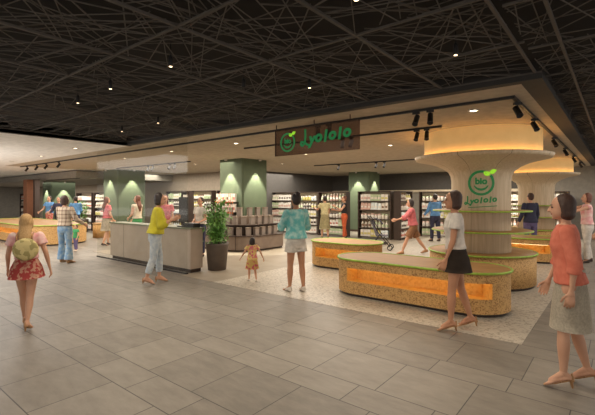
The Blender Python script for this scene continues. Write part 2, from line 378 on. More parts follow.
for (x, y, yw, tl, e, lab) in [
    (-2.22, 5.42, 0, -35, 24, 'black track spotlight above the front bench, left of a close pair'),
    (-2.02, 5.42, .3, -28, 24, 'black track spotlight above the front bench, right of a close pair'),
    (-2.80, 6.86, 0, -30, 24, 'black track spotlight on the short track by the drum, left of its pair'),
    (-2.62, 6.86, .3, -25, 6, 'black track spotlight on the short track by the drum, right of its pair'),
    (-1.0, 5.68, -2.4, 38, 24, 'large black track spotlight next to the front right ceiling corner'),
    (-1.0, 7.0, -2.4, 38, 24, 'black track spotlight right of the drum, second from the ceiling corner'),
    (-1.0, 9.4, -2.4, 38, 6, 'black track spotlight on the right track, third from the ceiling corner'),
    (-1.0, 11.5, -2.4, 38, 6, 'black track spotlight on the right track, fourth from the ceiling corner'),
    (-1.0, 13.8, -2.4, 38, 6, 'small track spotlight on the right track, fifth from the ceiling corner'),
    (-1.0, 16.3, -2.4, 38, 6, 'small track spotlight farthest back on the right track'),
    (-3.92, 5.42, .6, 40, 24, 'black track spotlight seen before the sign lettering, left of its pair'),
    (-3.70, 5.42, 0, -20, 24, 'black track spotlight seen before the sign lettering, right of its pair'),
    (-4.35, 6.86, .2, -20, 6, 'black track spotlight below the sign lettering, left of its pair'),
    (-4.15, 6.86, -.3, -25, 6, 'black track spotlight below the sign lettering, right of its pair'),
    (-17.6, 5.42, 0, -35, 8, 'black track spotlight at far left end of the front track'),
    (-16.6, 5.42, 0, -35, 8, 'black track spotlight on the front track left part, second from its left end'),
    (-15.7, 5.42, 0, -35, 8, 'black track spotlight on the front track left part, third from its left end'),
    (-14.6, 5.42, 0, -35, 8, 'black track spotlight on the front track left part, fourth from its left end'),
    (-13.8, 8.2, 0, -35, 8, 'black track spotlight left of the pair seen through the counter glass'),
    (-13.5, 8.2, 0, -35, 8, 'black track spotlight beside the leftmost one seen through the counter glass'),
    (-12.4, 8.2, 0, -35, 8, 'black track spotlight seen through glass, left one nearer the front pillar'),
    (-12.1, 8.2, 0, -35, 8, 'black track spotlight seen through glass, closest to the front pillar'),
    (-7.9, 12.2, 0, -35, 8, 'distant track spotlight left of the rear green pillar'),
    (-6.4, 12.2, 0, -35, 8, 'distant track spotlight right of the rear green pillar'),
    (-6.1, 12.2, 0, -35, 8, 'distant track spotlight right of the rear green pillar, second of its pair'),
    (-4.1, 12.2, 0, -35, 8, 'distant track spotlight close left of the round wooden column')]:
    track_spot(x, y, yw, tl, lab, e=e)

# ---------------------------------------------------------------- green pillars with washing lights
def pillar(x, y, s, label, lz=CH):
    t = empty('green_pillar', (x - s / 2, y + s / 2, 0), 0, label, 'pillar')
    bm = bmesh.new(); h = s / 2; c = .05
    prism(bm, [(-h + c, -h), (h - c, -h), (h, -h + c), (h, h - c), (h - c, h), (-h + c, h), (-h, h - c), (-h, -h + c)], .1, CH)
    link_mesh('shaft', bm, m_green, t)
    link_mesh('plinth', B(-h + .01, h - .01, -h + .01, h - .01, .004, .1), m_shelf, t)
    for px, py in ((0, -h - .2), (h + .2, 0)):
        bm = bmesh.new(); lathe(bm, [(.045, lz), (.045, lz - .06), (.03, lz - .07)], c=(px, py), seg=14); link_mesh('washer_lamp', bm, m_trim, t)
        spot_light('washer_light', t, (px * 1.05, py * 1.05, lz - .09), 230, 62, .12, (1, .93, .74))
pillar(-16.7, 8.5, 1.3, 'square green pillar rising behind the grey counter')
pillar(-9.09, 8.6, 1.12, 'square green pillar behind the stacked grey boxes')
pillar(-9.09, 16.6, 1.12, 'square green pillar deepest in the shop behind the middle shelf racks')
pillar(-23.9, 8.5, 1.25, 'square green pillar farthest left behind the curved counter', 2.5)

# ---------------------------------------------------------------- logo pieces (flat, u right, v up, t out)
def glyph(txt, size, depth=.006, shear=0, bold=0, font_sx=1):
    c = bpy.data.curves.new('txt', 'FONT'); c.body = txt; c.size = size; c.extrude = depth / 2; c.align_x = 'CENTER'; c.shear = shear; c.offset = bold
    o = bpy.data.objects.new('txt', c); COL.objects.link(o)
    dg = bpy.context.evaluated_depsgraph_get(); me = bpy.data.meshes.new_from_object(o.evaluated_get(dg))
    bpy.data.objects.remove(o); bpy.data.curves.remove(c)
    return me
def stroke(pts, w, depth=.006):
    bm = bmesh.new(); n = len(pts); q = []
    for i in range(n):
        a = Vector(pts[max(i - 1, 0)]); b = Vector(pts[min(i + 1, n - 1)]); d = (b - a).normalized(); s = Vector((-d.y, d.x))
        ww = w(i / (n - 1)) if callable(w) else w
        p = Vector(pts[i]); q.append([bm.verts.new((*(p + s * ww / 2), 0)), bm.verts.new((*(p - s * ww / 2), 0)), bm.verts.new((*(p - s * ww / 2), depth)), bm.verts.new((*(p + s * ww / 2), depth))])
    for a, b in zip(q, q[1:]):
        for k in range(4): bm.faces.new((a[k], a[(k + 1) % 4], b[(k + 1) % 4], b[k]))
    bm.faces.new(q[0]); bm.faces.new(q[-1])
    return bm
def place2d(src, f, name, m, parent):
    """src: mesh or bmesh in (u, v, t); f maps it to the carrying surface."""
    if isinstance(src, bmesh.types.BMesh): bm = src
    else: bm = bmesh.new(); bm.from_mesh(src)
    bmesh.ops.subdivide_edges(bm, edges=[e for e in bm.edges if e.calc_length() > .05], cuts=2)
    for v in bm.verts: v.co = f(v.co)
    return link_mesh(name, bm, m, parent)
def arc(cx, cy, r, a0, a1, n=40): return [(cx + r * math.cos(R(a0 + (a1 - a0) * i / n)), cy + r * math.sin(R(a0 + (a1 - a0) * i / n))) for i in range(n + 1)]
def emblem(f, rr, cx, cy, parent, m):
    place2d(stroke(arc(cx, cy, rr, 62, 410 - 8, 60), rr * .2), f, 'emblem_ring', m, parent)
    place2d(stroke(arc(cx, cy + rr * .05, rr * .62, 205, 335, 24), lambda t: rr * (.06 + .14 * math.sin(PI * t))), f, 'smile', m, parent)
    def sh(p): return Vector((p.x + cx, p.y + cy - rr * .08, p.z))
    me = glyph('bio', rr * .78, bold=rr * .035)
    bm = bmesh.new(); bm.from_mesh(me)
    for v in bm.verts: v.co = sh(v.co)
    place2d(bm, f, 'emblem_letters', m, parent)
    for (lx, ly, a) in ((.42, .82, 150), (.88, .98, 25)):
        pts = [(cx + rr * lx + rr * .30 * t * math.cos(R(a)), cy + rr * ly + rr * .30 * t * math.sin(R(a))) for t in [i / 8 * 2 - 1 for i in range(9)]]
        place2d(stroke(pts, lambda t: rr * (.03 + .36 * math.sin(PI * t))), f, 'leaf', m_logol, parent)
def wordmark(f, x0, y0, s, slope, parent, m, small=True):
    cap = [(0, .95), (.02, .5), (-.04, .1), (-.22, -.06), (-.36, .04), (-.3, .2), (-.1, .16), (.15, 0), (.45, -.1)]
    pts = []
    for a, b in zip(cap, cap[1:]):
        for k in range(4): pts.append((x0 + s * (a[0] + (b[0] - a[0]) * k / 4), y0 + s * (a[1] + (b[1] - a[1]) * k / 4)))
    place2d(stroke(pts, s * .13), f, 'capital_letter', m, parent)
    for i, ch in enumerate('yololo'):
        me = glyph(ch, s * .95, shear=.15, bold=s * .04); bm = bmesh.new(); bm.from_mesh(me)
        cx = x0 + s * (.48 + .50 * i)
        for v in bm.verts: v.co = Vector((v.co.x + cx, v.co.y + y0 + slope * (cx - x0) + (.06 * s if i % 2 else 0), v.co.z))
        place2d(bm, f, 'letter', m, parent)
    if small:
        n = 16
        place2d(stroke([(x0 + s * (.1 + 3.2 * i / n), y0 - s * .42 + slope * s * (3.2 * i / n) * .9) for i in range(n + 1)], s * .07), f, 'underline', m, parent)

# ---------------------------------------------------------------- round columns
def flare(z):
    P = [(0, .525), (1.92, .525), (2.02, .54), (2.1, .58), (2.18, .69), (2.24, .82), (2.28, .95), (2.31, 1.09), (2.335, 1.21), (3, 1.21)]
    for (a, ra), (b, rb) in zip(P, P[1:]):
        if a <= z <= b: return ra + (rb - ra) * (z - a) / (b - a)
def bench_top_z(): return .6
def round_column(x, y, label, glabel, blabel, logo=False):
    t = empty('wooden_column', (x, y, 0), 0, label, 'column')
    bm = bmesh.new(); zs = [.0, 1.2, 1.92, 1.97, 2.02, 2.06, 2.1, 2.14, 2.18, 2.21, 2.24, 2.26, 2.28, 2.295, 2.31, 2.32, 2.33]
    lathe(bm, [(flare(z), z) for z in zs] + [(1.215, 2.392), (1.19, 2.392), (1.18, 2.355), (.98, 2.352)], seg=72); link_mesh('shaft', bm, m_ring, t)
    bm = bmesh.new(); lathe(bm, [(1.03, 2.357), (1.03, CH - .002), (1.0, CH - .002), (1.0, 2.357)], seg=72, close=False); link_mesh('drum_shade', bm, m_drum, t)
    bm = bmesh.new(); tube(bm, [(1.12 * math.cos(2 * PI * i / 60), 1.12 * math.sin(2 * PI * i / 60), 2.372) for i in range(60)], .012, closed=True)
    tag(link_mesh('led_strip', bm, m_led, t), 'warm glowing strip')
    for z, r in ((1.36, .86), (.99, .88)):
        bm = bmesh.new(); lathe(bm, [(.53, z - .012), (r, z - .012), (r, z + .012), (.53, z + .012)], seg=64, close=False); s = link_mesh('ring_shelf', bm, m_wood, t)
        bm = bmesh.new(); tube(bm, [(r * math.cos(2 * PI * i / 60), r * math.sin(2 * PI * i / 60), z) for i in range(60)], .014, closed=True); link_mesh('lime_edge', bm, m_lime, s)
    if logo:
        a0 = math.atan2(-y, -x) + .02
        def f(p):
            r = flare(p.y) + .004 + p.z; a = a0 + p.x / .535
            return Vector((r * math.cos(a), r * math.sin(a), p.y))
        emblem(f, .205, 0, 1.87, t, m_logo)
        wordmark(f, -.235, 1.49, .155, .08, t, m_logo)
    # bench ring round the foot
    b = empty('ring_bench', (x, y, 0), 0, blabel, 'bench')
    bm = bmesh.new(); lathe(bm, [(.53, .05), (.93, .05), (.93, .575), (.53, .575)], seg=64, close=False); link_mesh('cork_body', bm, m_osb, b)
    bm = bmesh.new(); lathe(bm, [(.53, .575), (.945, .575), (.945, .6), (.53, .6)], seg=64, close=False); link_mesh('top', bm, m_wood, b)
    bm = bmesh.new(); lathe(bm, [(.6, .004), (.89, .004), (.89, .05), (.6, .05)], seg=64, close=False); link_mesh('plinth', bm, m_shelf, b)
    bm = bmesh.new(); tube(bm, [(.945 * math.cos(2 * PI * i / 60), .945 * math.sin(2 * PI * i / 60), .592) for i in range(60)], .016, closed=True); link_mesh('lime_edge', bm, m_lime, b)
round_column(-2.08, 8.21, 'round wooden column flaring into a lit drum, with the green smile emblem', '', 'ring-shaped cork bench around the column with the green emblem', True)
round_column(-2.15, 15.3, 'second round wooden column with lit drum, farther back', '', 'ring-shaped cork bench around the farther wooden column')

# ---------------------------------------------------------------- capsule benches
def stad(x0, x1, yc, r, n=12):
    """perimeter counter-clockwise from the front left; returns (x, y)"""
    P = []
    for i in range(n + 1): a = R(-90 - 90 + 0) if 0 else None
    P = [(x0 + r * math.cos(R(180 + 90 * i / n)), yc + r * math.sin(R(180 + 90 * i / n))) for i in range(n)]
    P += [(x0 + (x1 - x0) * i / 10, yc - r) for i in range(11)]
    P += [(x1 + r * math.cos(R(270 + 90 * i / n)), yc + r * math.sin(R(270 + 90 * i / n))) for i in range(1, n + 1)]
    P += [(x1 + r * math.cos(R(90 * i / n)), yc + r * math.sin(R(90 * i / n))) for i in range(1, n + 1)]
    P += [(x0 + r * math.cos(R(90 + 90 * i / n)), yc + r * math.sin(R(90 + 90 * i / n))) for i in range(0, n)]
    return P
def capsule(x0, x1, yc, r, label, i0=None, i1=None, H=.6, z0=.25, z1=.46):
    w = (x1 - x0) / 2; cx = (x0 + x1) / 2
    t = empty('cork_bench', (cx, yc, 0), 0, label, 'bench')
    P = stad(-w, w, 0, r); N = len(P)
    if i0 is None: i0, i1 = 9, 27
    Z = [.05, z0, z1, H - .03]
    bm = bmesh.new(); V = [[bm.verts.new((x, y, z)) for x, y in P] for z in Z]
    for k in range(3):
        for i in range(N):
            if k == 1 and i0 <= i < i1: continue
            j = (i + 1) % N; bm.faces.new((V[k][i], V[k][j], V[k + 1][j], V[k + 1][i]))
    link_mesh('cork_body', bm, m_osb, t)
    Q = stad(-w, w, 0, r - .24)
    bm = bmesh.new()   # niche: back, floor, ceiling and two cheeks
    a = [[bm.verts.new((*p, z)) for p in P[i0:i1 + 1]] for z in (z0, z1)]; b = [[bm.verts.new((*p, z)) for p in Q[i0:i1 + 1]] for z in (z0, z1)]
    for i in range(i1 - i0):
        bm.faces.new((b[0][i], b[0][i + 1], b[1][i + 1], b[1][i]))
        for k in (0, 1): bm.faces.new((a[k][i], a[k][i + 1], b[k][i + 1], b[k][i]))
    for i in (0, -1): bm.faces.new((a[0][i], b[0][i], b[1][i], a[1][i]))
    n = link_mesh('niche', bm, m_niche, t)
    L = stad(-w, w, 0, r - .10)[i0:i1 + 1]
    bm = bmesh.new(); tube(bm, [(x, y, z1 - .008) for x, y in L], .006, seg=6); link_mesh('led_strip', bm, m_led2, n)
    bm = bmesh.new(); prism(bm, stad(-w, w, 0, r + .012), H - .03, H); link_mesh('top', bm, m_wood, t)
    bm = bmesh.new(); tube(bm, [(x, y, H - .006) for x, y in stad(-w, w, 0, r + .014)], .017, closed=True); link_mesh('lime_edge', bm, m_lime, t)
    bm = bmesh.new(); prism(bm, stad(-w, w, 0, r - .05), .004, .05); link_mesh('plinth', bm, m_shelf, t)
    return t
capsule(-3.35, -1.66, 6.1, .5, 'nearest long cork bench with rounded ends and lit orange niche', 10, 28)
capsule(-5.3, -4.58, 7.95, .5, 'short cork bench left behind the nearest bench, lit niche')
capsule(-3.1, -1.6, 11.75, .5, 'cork bench between the two wooden columns with lit niche')
capsule(-20.5, -15.7, 5.7, 1.0, 'large rounded cork counter at far left with lit orange niche', 9, 22, H=.68, z0=.34, z1=.52)
t = empty('round_stand', (-16.4, 7.75, 0), 0, 'small round wooden stand at the foot of the left green pillar', 'stand')
bm = bmesh.new(); lathe(bm, [(.38, .004), (.38, .56)], seg=32); link_mesh('cork_body', bm, m_osb, t)
bm = bmesh.new(); lathe(bm, [(.4, .56), (.4, .585)], seg=32); link_mesh('top', bm, m_wood, t)

# ---------------------------------------------------------------- counter and glass
t = empty('service_counter', (-9.0, 5.3, 0), 0, 'long grey service counter behind the glass screen', 'counter')
link_mesh('counter_body', B(-1.6, 1.9, -.1, .22, .08, .93), m_counter, t)
link_mesh('worktop', B(-1.62, 1.92, -.12, .26, .93, .96), m_ctop, t)
link_mesh('plinth', B(-1.56, 1.86, -.06, .2, 0, .08), m_shelf, t)
for x in (-.9, .55): link_mesh('panel_seam', B(x, x + .008, -.103, -.1, .08, .93), m_shelf, t)
for a, b, lab in ((-11.1, -10.45, 'leftmost narrow clear glass pane of the screen, free of the counter'), (-10.45, -8.62, 'clear glass pane before the left half of the grey counter'),
                  (-8.62, -7.05, 'clear glass pane before the right half of the grey counter'), ):
    tag(link_mesh('glass_screen', B(a + .006, b - .006, 5.08, 5.092, .03, CH), m_glass), lab, 'glass screen')
tag(link_mesh('glass_rail', B(-11.1, -7.05, 5.065, 5.107, 0, .03), m_metal), 'dark metal floor channel holding the glass screen', 'rail')
t = empty('monitor', (-7.62, 5.40, .96), R(15), 'dark monitor with its back to the hall, on the grey counter', 'monitor')
bm = bmesh.new(); box(bm, -.12, .12, -.02, .02, .10, .66); link_mesh('screen_back', bm, m_dark, t)
link_mesh('neck', B(-.025, .025, -.015, .015, .02, .14), m_black, t); link_mesh('foot', B(-.12, .12, -.09, .09, 0, .02), m_black, t)
t = empty('receipt_printer', (-7.32, 5.40, .96), 0, 'low black receipt printer at the right end of the counter', 'printer')
link_mesh('case', B(-.17, .17, -.09, .09, 0, .09), m_black, t); link_mesh('paper_slot', B(-.1, .1, -.02, .02, .09, .096), m_trim, t)

# ---------------------------------------------------------------- hanging sign
t = empty('hanging_sign', (-3.76, 5.1, 2.31), 0, 'smoked hanging sign panel with green emblem and lettering over the shop front', 'sign')
link_mesh('panel', B(-.82, .82, -.008, .008, 0, .44), m_signpanel, t)
for x in (-.8, 0, .66): link_mesh('hanger', B(x - .006, x + .006, -.006, .006, .44, .527), m_shelf, t)
link_mesh('panel_seam', B(-.826, -.82, -.012, .012, -.0, .44), m_shelf, t)
def fs(p): return Vector((p.x, -.012 - p.z, p.y))
emblem(fs, .145, -.54, .215, t, m_signg)
wordmark(fs, -.17, .145, .26, .06, t, m_signg, False)

# ---------------------------------------------------------------- tiered display round the front pillar
def wrap(o):
    cx, cy = -9.09, 8.6; P = []
    P.append((cx - 1.2, cy - o)); n = 10
    r = o + .1
    for i in range(n + 1): a = R(-90 + 90 * i / n); P.append((cx - .1 + r * math.cos(a), cy + .1 + r * math.sin(a)))
    P += [(cx + o, cy + 1.15), (cx + .01, cy + 1.15), (cx + .01, cy - .01), (cx - 1.2, cy - .01)]
    return P
t = empty('tiered_display', (0, 0, 0), 0, 'taupe tiered display stand wrapped round the front green pillar', 'display stand')
def tierpart(name, o, z0, z1, m): bm = bmesh.new(); prism(bm, wrap(o), z0, z1); return link_mesh(name, bm, m, t)
tierpart('plinth', .62, .004, .06, m_shelf); tierpart('base', .66, .06, .45, m_tier); tierpart('tier_board', .69, .45, .475, m_shelf)
tierpart('middle_block', .38, .475, .77, m_shelf); tierpart('tier_board', .5, .77, .795, m_shelf); tierpart('upper_block', .2, .795, 1.05, m_tier)
for a in (-60, -25): 
    x = -9.19 + .764 * math.cos(R(a)); y = 8.7 + .764 * math.sin(R(a)); link_mesh('panel_seam', B(x - .006, x + .006, y - .006, y + .006, .06, .45), m_shelf, t)
def along(o, d):
    """point and yaw at distance d along the wrap, starting at the left front"""
    r = o + .1; L1 = 1.1; L2 = r * PI / 2
    if d < L1: return -10.29 + d, 8.6 - o, 0
    if d < L1 + L2: a = (d - L1) / r; return -9.19 + r * math.sin(a), 8.7 - r * math.cos(a), a
    return -9.09 + o, 8.7 + (d - L1 - L2), PI / 2
gb = bmesh.new(); box(gb, -.075, .075, -.05, .05, 0, .24); bmesh.ops.bevel(gb, geom=gb.edges[:], offset=.006, segments=1)
proto = None; boxes_me = None
def grey_box(x, y, z, yaw, h, label, group):
    global proto
    if proto is None:
        root = link_mesh('gift_box', gb, m_box); proto = root
        lid = link_mesh('lid', B(-.08, .08, -.055, .055, .2, .245), m_tier, root); o = root
    else:
        o = proto.copy(); COL.objects.link(o)
        for ch in proto.children: c = ch.copy(); COL.objects.link(c); c.parent = o
    o.location = (x, y, z); o.rotation_euler = (0, 0, yaw); o.scale = (1, 1, h)
    tag(o, label, 'box', group)
for o, z, n, h, g, lab in ((.53, .475, 11, 1.0, 'grey boxes on the lower tier', 'grey gift box in the bottom row of the tiered display'),
                      (.36, .795, 10, 1.0, 'grey boxes on the middle tier', 'grey gift box in the middle row of the tiered display'),
                      (.11, 1.05, 7, 1.05, 'grey boxes on the top tier', 'grey gift box in the top row against the green pillar')):
    L = 1.1 + (o + .1) * PI / 2 + .9
    for i in range(n):
        x, y, a = along(o, .12 + (L - .24) * i / (n - 1)); grey_box(x, y, z, a, h, lab, g)

# ---------------------------------------------------------------- products (shared meshes, one object each)
PAL = [(232, 226, 214), (222, 212, 196), (226, 232, 230), (214, 176, 160), (186, 200, 160), (120, 86, 62), (208, 196, 120), (74, 62, 56), (196, 120, 104)]
PM = [mat('pack_%d' % i, c, .5) for i, c in enumerate(PAL)]
def pm_carton(a, b):
    bm = bmesh.new(); box(bm, -.05, .05, -.035, .035, 0, .19); box(bm, -.044, .044, -.037, -.035, .05, .11, 1)
    me = bpy.data.meshes.new('carton'); bm.to_mesh(me); bm.free(); me.materials.append(a); me.materials.append(b); return me
def pm_bottle(a, b):
    bm = bmesh.new(); lathe(bm, [(.034, 0), (.036, .01), (.036, .13), (.014, .165), (.013, .19)], seg=10); lathe(bm, [(.017, .185), (.017, .215)], seg=8, mi=1); lathe(bm, [(.0372, .04), (.0372, .1)], seg=10, mi=1)
    me = bpy.data.meshes.new('bottle'); bm.to_mesh(me); bm.free(); me.materials.append(a); me.materials.append(b); return me
def pm_jar(a, b):
    bm = bmesh.new(); lathe(bm, [(.042, 0), (.046, .015), (.046, .1), (.038, .115)], seg=10); lathe(bm, [(.043, .113), (.043, .145)], seg=10, mi=1)
    me = bpy.data.meshes.new('jar'); bm.to_mesh(me); bm.free(); me.materials.append(a); me.materials.append(b); return me
def pm_pouch(a, b):
    bm = bmesh.new(); prism(bm, [(-.05, -.03), (.05, -.03), (.05, .03), (-.05, .03)], 0, .02)
    v = [bm.verts.new(p) for p in ((-.05, -.034, .0), (.05, -.034, 0), (.05, .034, 0), (-.05, .034, 0), (-.047, -.004, .2), (.047, -.004, .2), (.047, .004, .2), (-.047, .004, .2))]
    for f in ((0, 1, 5, 4), (1, 2, 6, 5), (2, 3, 7, 6), (3, 0, 4, 7), (4, 5, 6, 7)): bm.faces.new([v[i] for i in f])
    box(bm, -.03, .03, -.03, -.026, .06, .11, 1)
    me = bpy.data.meshes.new('pouch'); bm.to_mesh(me); bm.free(); me.materials.append(a); me.materials.append(b); return me
KINDS = {'carton': pm_carton, 'bottle': pm_bottle, 'jar': pm_jar, 'pouch': pm_pouch}
PMESH = {k: [f(PM[a], PM[b]) for a, b in ((0, 3), (1, 4), (2, 0), (0, 6), (1, 5), (3, 0), (0, 7), (4, 1), (6, 1), (0, 8))] for k, f in KINDS.items()}
COUNT = {k: 0 for k in KINDS}
prnd = random.Random(5)
def put(kind, x, y, z, yaw, label, group, s=1.0, var=None):
    if COUNT[kind] >= 298: return
    COUNT[kind] += 1
    o = bpy.data.objects.new(kind, prnd.choice(PMESH[kind]) if var is None else PMESH[kind][var]); COL.objects.link(o)
    o.location = (x, y, z); o.rotation_euler = (0, 0, yaw); o.scale = (s, s, s * prnd.uniform(.9, 1.06))
    tag(o, label, kind, group)
def rack(x, y, w, yaw, where, kinds, H=1.86, n=5, fill=True, pitch=.15):
    """x, y: centre of the front edge; the rack faces its local -Y"""
    t = empty('shelf_rack', (x, y, .004), yaw, 'tall brown shelf rack ' + where, 'shelf rack')
    D = .28; h = w / 2
    link_mesh('back_panel', B(-h, h, D - .02, D, .06, H), m_cream, t)
    for s in (-1, 1): link_mesh('side_panel', B(s * h - .02, s * h + .02, 0, D, 0, H), m_shelf, t)
    link_mesh('top_board', B(-h + .02, h - .02, 0, D - .02, H - .03, H), m_shelf, t)
    zs = [.08 + (H - .1) / n * i for i in range(n)]
    for z in zs: link_mesh('shelf_board', B(-h + .02, h - .02, 0, D - .02, z - .035, z), m_shelf, t)
    if fill:
        m_ = int((w - .12) / pitch); ca, sa = math.cos(yaw), math.sin(yaw)
        for k, z in enumerate(zs):
            kd = kinds[k % len(kinds)]; var = prnd.randrange(10)
            for i in range(m_):
                if i % 3 == 0: var = prnd.choice((0, 0, 1, 2, 3, 4, 6, 9, 5, 7, 8))
                u = -(m_ - 1) * pitch / 2 + i * pitch; v = .06
                put(kd, x + ca * u - sa * v, y + sa * u + ca * v, z + .004, yaw, {'carton': 'small pale carton', 'bottle': 'small labelled bottle', 'jar': 'small lidded jar', 'pouch': 'small flat-topped pouch'}[kd] + ' on the rack ' + where,
                    kd + 's on the rack ' + where, 1.35, var)
rack(-7.5, 14.1, 1.4, 0, 'right of the person in orange trousers', ['carton', 'bottle', 'jar', 'pouch', 'carton'])
rack(-6.42, 14.75, 1.1, PI / 2, 'standing end-on behind the stroller', ['bottle', 'carton', 'carton', 'jar', 'bottle'])
rack(-9.4, 14.0, 1.4, 0, 'behind the shopper in pale yellow', ['carton', 'pouch', 'jar', 'bottle', 'bottle'])
rack(-10.83, 14.0, 1.4, 0, 'behind the woman in turquoise', ['pouch', 'carton', 'carton', 'bottle', 'jar'])
rack(-12.26, 14.0, 1.4, 0, 'just right of the front green pillar', ['jar', 'pouch', 'carton', 'carton', 'pouch'])
rack(-5.8, 16.2, 1.4, 0, 'behind the woman in the pink top', ['carton', 'jar', 'pouch', 'carton', 'jar'])
rack(-4.37, 16.2, 1.4, 0, 'behind the man in the blue shirt', ['bottle', 'pouch', 'carton', 'jar', 'bottle'])
rack(-2.6, 18.4, 2.2, 0, 'between the two wooden columns', ['pouch', 'bottle', 'pouch', 'carton'])
rack(-20.9, 8.9, 1.7, 0, 'between the two leftmost green pillars, its left half', ['bottle', 'jar', 'pouch', 'bottle', 'jar'], pitch=.165)
rack(-18.95, 8.9, 1.7, 0, 'between the two leftmost green pillars, its right half', ['jar', 'bottle', 'jar', 'pouch', 'pouch'], pitch=.165)
rack(-28.0, 8.5, 1.6, 0, 'at the far left picture edge behind the curved counter', ['jar', 'bottle', 'jar', 'pouch', 'bottle'], pitch=.2)
rack(-14.6, 10.4, .5, 0, 'narrow, close right of the green pillar behind the counter', ['pouch', 'carton', 'pouch'])
rack(-17.7, 12.05, 1.7, 0, 'on the wall behind the woman in yellow', ['bottle', 'pouch', 'jar', 'bottle', 'pouch'], H=1.95, pitch=.165)
rack(-15.7, 12.05, 1.7, 0, 'on the wall behind the clerk in pink', ['jar', 'bottle', 'pouch', 'bottle', 'jar'], H=1.95, pitch=.165)
rack(-13.7, 12.05, 1.5, 0, 'on the wall left of the front green pillar', ['pouch', 'jar', 'bottle', 'jar', 'bottle'], H=1.95, pitch=.15)
# two racks of upright packs fixed on the left face of the front pillar
for z, lab in ((1.46, 'upper small wall rack of striped packs on the front green pillar'), (1.14, 'lower small wall rack of striped packs on the front green pillar')):
    t = empty('wall_rack', (-9.75, 8.6, z), 0, lab, 'wall rack')
    link_mesh('ledge', B(-.46, .46, -.16, -.0, 0, .02), m_shelf, t)
    for k in range(9): link_mesh('peg', B(-.42 + k * .1, -.40 + k * .1, -.2, -.16, -.03, .03), mat('orange_peg', (190, 112, 64), .6), t)
    for k in range(9):
        o = bpy.data.objects.new('slim_pack', PMESH['carton'][(4, 5, 1, 9, 1)[k % 5]]); COL.objects.link(o); o.location = (-10.15 + k * .1, 8.5, z + .021); o.scale = (.85, 1, 1.35)
        tag(o, 'slim upright pack in the ' + lab.split(' small')[0] + ' wall rack on the green pillar', 'pack', 'packs in the ' + lab.split(' small')[0] + ' wall rack')

# ---------------------------------------------------------------- plants
def plant(x, y, z0, h, w, nleaf, label, potr=.25, poth=.6, seed=3):
    rn = random.Random(seed); t = empty('potted_plant', (x, y, z0), 0, label, 'plant')
    bm = bmesh.new(); lathe(bm, [(potr * .74, 0), (potr * .8, .01), (potr, poth - .05), (potr * 1.02, poth), (potr * .92, poth), (potr * .9, poth - .06)], seg=32); link_mesh('pot', bm, m_pot, t)
    bm = bmesh.new(); lathe(bm, [(potr * .9, poth - .055), (potr * .2, poth - .03)], seg=20); link_mesh('soil', bm, m_soil, t)
    sb = bmesh.new(); lb = bmesh.new()
    for k in range(9):
        a = rn.uniform(0, 2 * PI); r1 = w * .45 * rn.uniform(.3, 1)
        top = Vector((r1 * math.cos(a), r1 * math.sin(a), h * rn.uniform(.75, 1))); bs = Vector((.08 * math.cos(a), .08 * math.sin(a), poth - .05))
        pts = [bs.lerp(top, i / 5) + Vector((0, 0, 0)) for i in range(6)]; tube(sb, pts, .006, 5)
        for j in range(nleaf // 9):
            q = rn.uniform(.12, 1); p = bs.lerp(top, q) + Vector((rn.gauss(0, w * .12), rn.gauss(0, w * .12), rn.gauss(0, .04)))
            yaw = rn.uniform(0, 2 * PI); pit = rn.uniform(-.9, .5); L = rn.uniform(.07, .13); wd = L * .22
            d = Vector((math.cos(yaw) * math.cos(pit), math.sin(yaw) * math.cos(pit), math.sin(pit))); s = d.cross(Vector((0, 0, 1))).normalized(); u = s.cross(d)
            v = [lb.verts.new(c) for c in (p, p + d * L * .45 + s * wd, p + d * L - u * L * .15, p + d * L * .45 - s * wd, p + d * L * .45 + u * L * .06)]
            for f in ((0, 1, 4), (1, 2, 4), (2, 3, 4), (3, 0, 4)): lb.faces.new([v[i] for i in f])
    link_mesh('stems', sb, m_stem, t); link_mesh('foliage', lb, m_leaf, t)
plant(-7.0, 5.84, 0, 1.56, .60, 1500, 'bushy green bamboo plant in a tall taupe pot beside the grey counter')
plant(-19.6, 8.3, .004, 1.6, .5, 350, 'green potted plant at the far left behind the curved counter', seed=8)
tag(link_mesh('brown_column', B(-22.9, -22.4, 6.9, 7.3, 0, 2.5), m_brown), 'reddish brown post at the far left picture edge', 'post')
tag(link_mesh('dark_post', B(-22.2, -21.95, 7.1, 7.3, 0, 2.5), m_shelf), 'thin dark post right of the reddish brown one', 'post')

# ---------------------------------------------------------------- stroller
t = empty('stroller', (-5.75, 11.25, .004), R(110), 'grey folding stroller in front of the shelf racks', 'stroller')
def tb(name, pts, r, m, par=t):
    bm = bmesh.new(); tube(bm, pts, r, 8); return link_mesh(name, bm, m, par)
for s in (-1, 1):
    tb('frame_tube', [(s * .2, -.3, .12), (s * .21, .05, .55), (s * .21, .3, .98)], .013, m_metal)
    tb('frame_tube', [(s * .2, .28, .1), (s * .21, .0, .5)], .013, m_metal)
tb('handle', [(-.21, .3, .98), (-.21, .36, 1.02), (.21, .36, 1.02), (.21, .3, .98)], .015, m_black)
for sx in (-.2, .2):
    for sy in (-.3, .28):
        bm = bmesh.new(); tube(bm, [(sx + .0, sy + .07 * math.cos(2 * PI * i / 20), .085 + .07 * math.sin(2 * PI * i / 20)) for i in range(20)], .016, 6, closed=True); w_ = link_mesh('wheel', bm, m_black, t)
        bm = bmesh.new(); bar(bm, (sx - .015, sy, .085), (sx + .015, sy, .085), .05, .05); link_mesh('hub', bm, m_trim, w_)
bm = bmesh.new(); box(bm, -.19, .19, -.2, .12, .42, .46); bmesh.ops.bevel(bm, geom=bm.edges[:], offset=.015, segments=2); link_mesh('seat', bm, mat('stroller_fabric', (104, 100, 108), .9), t)
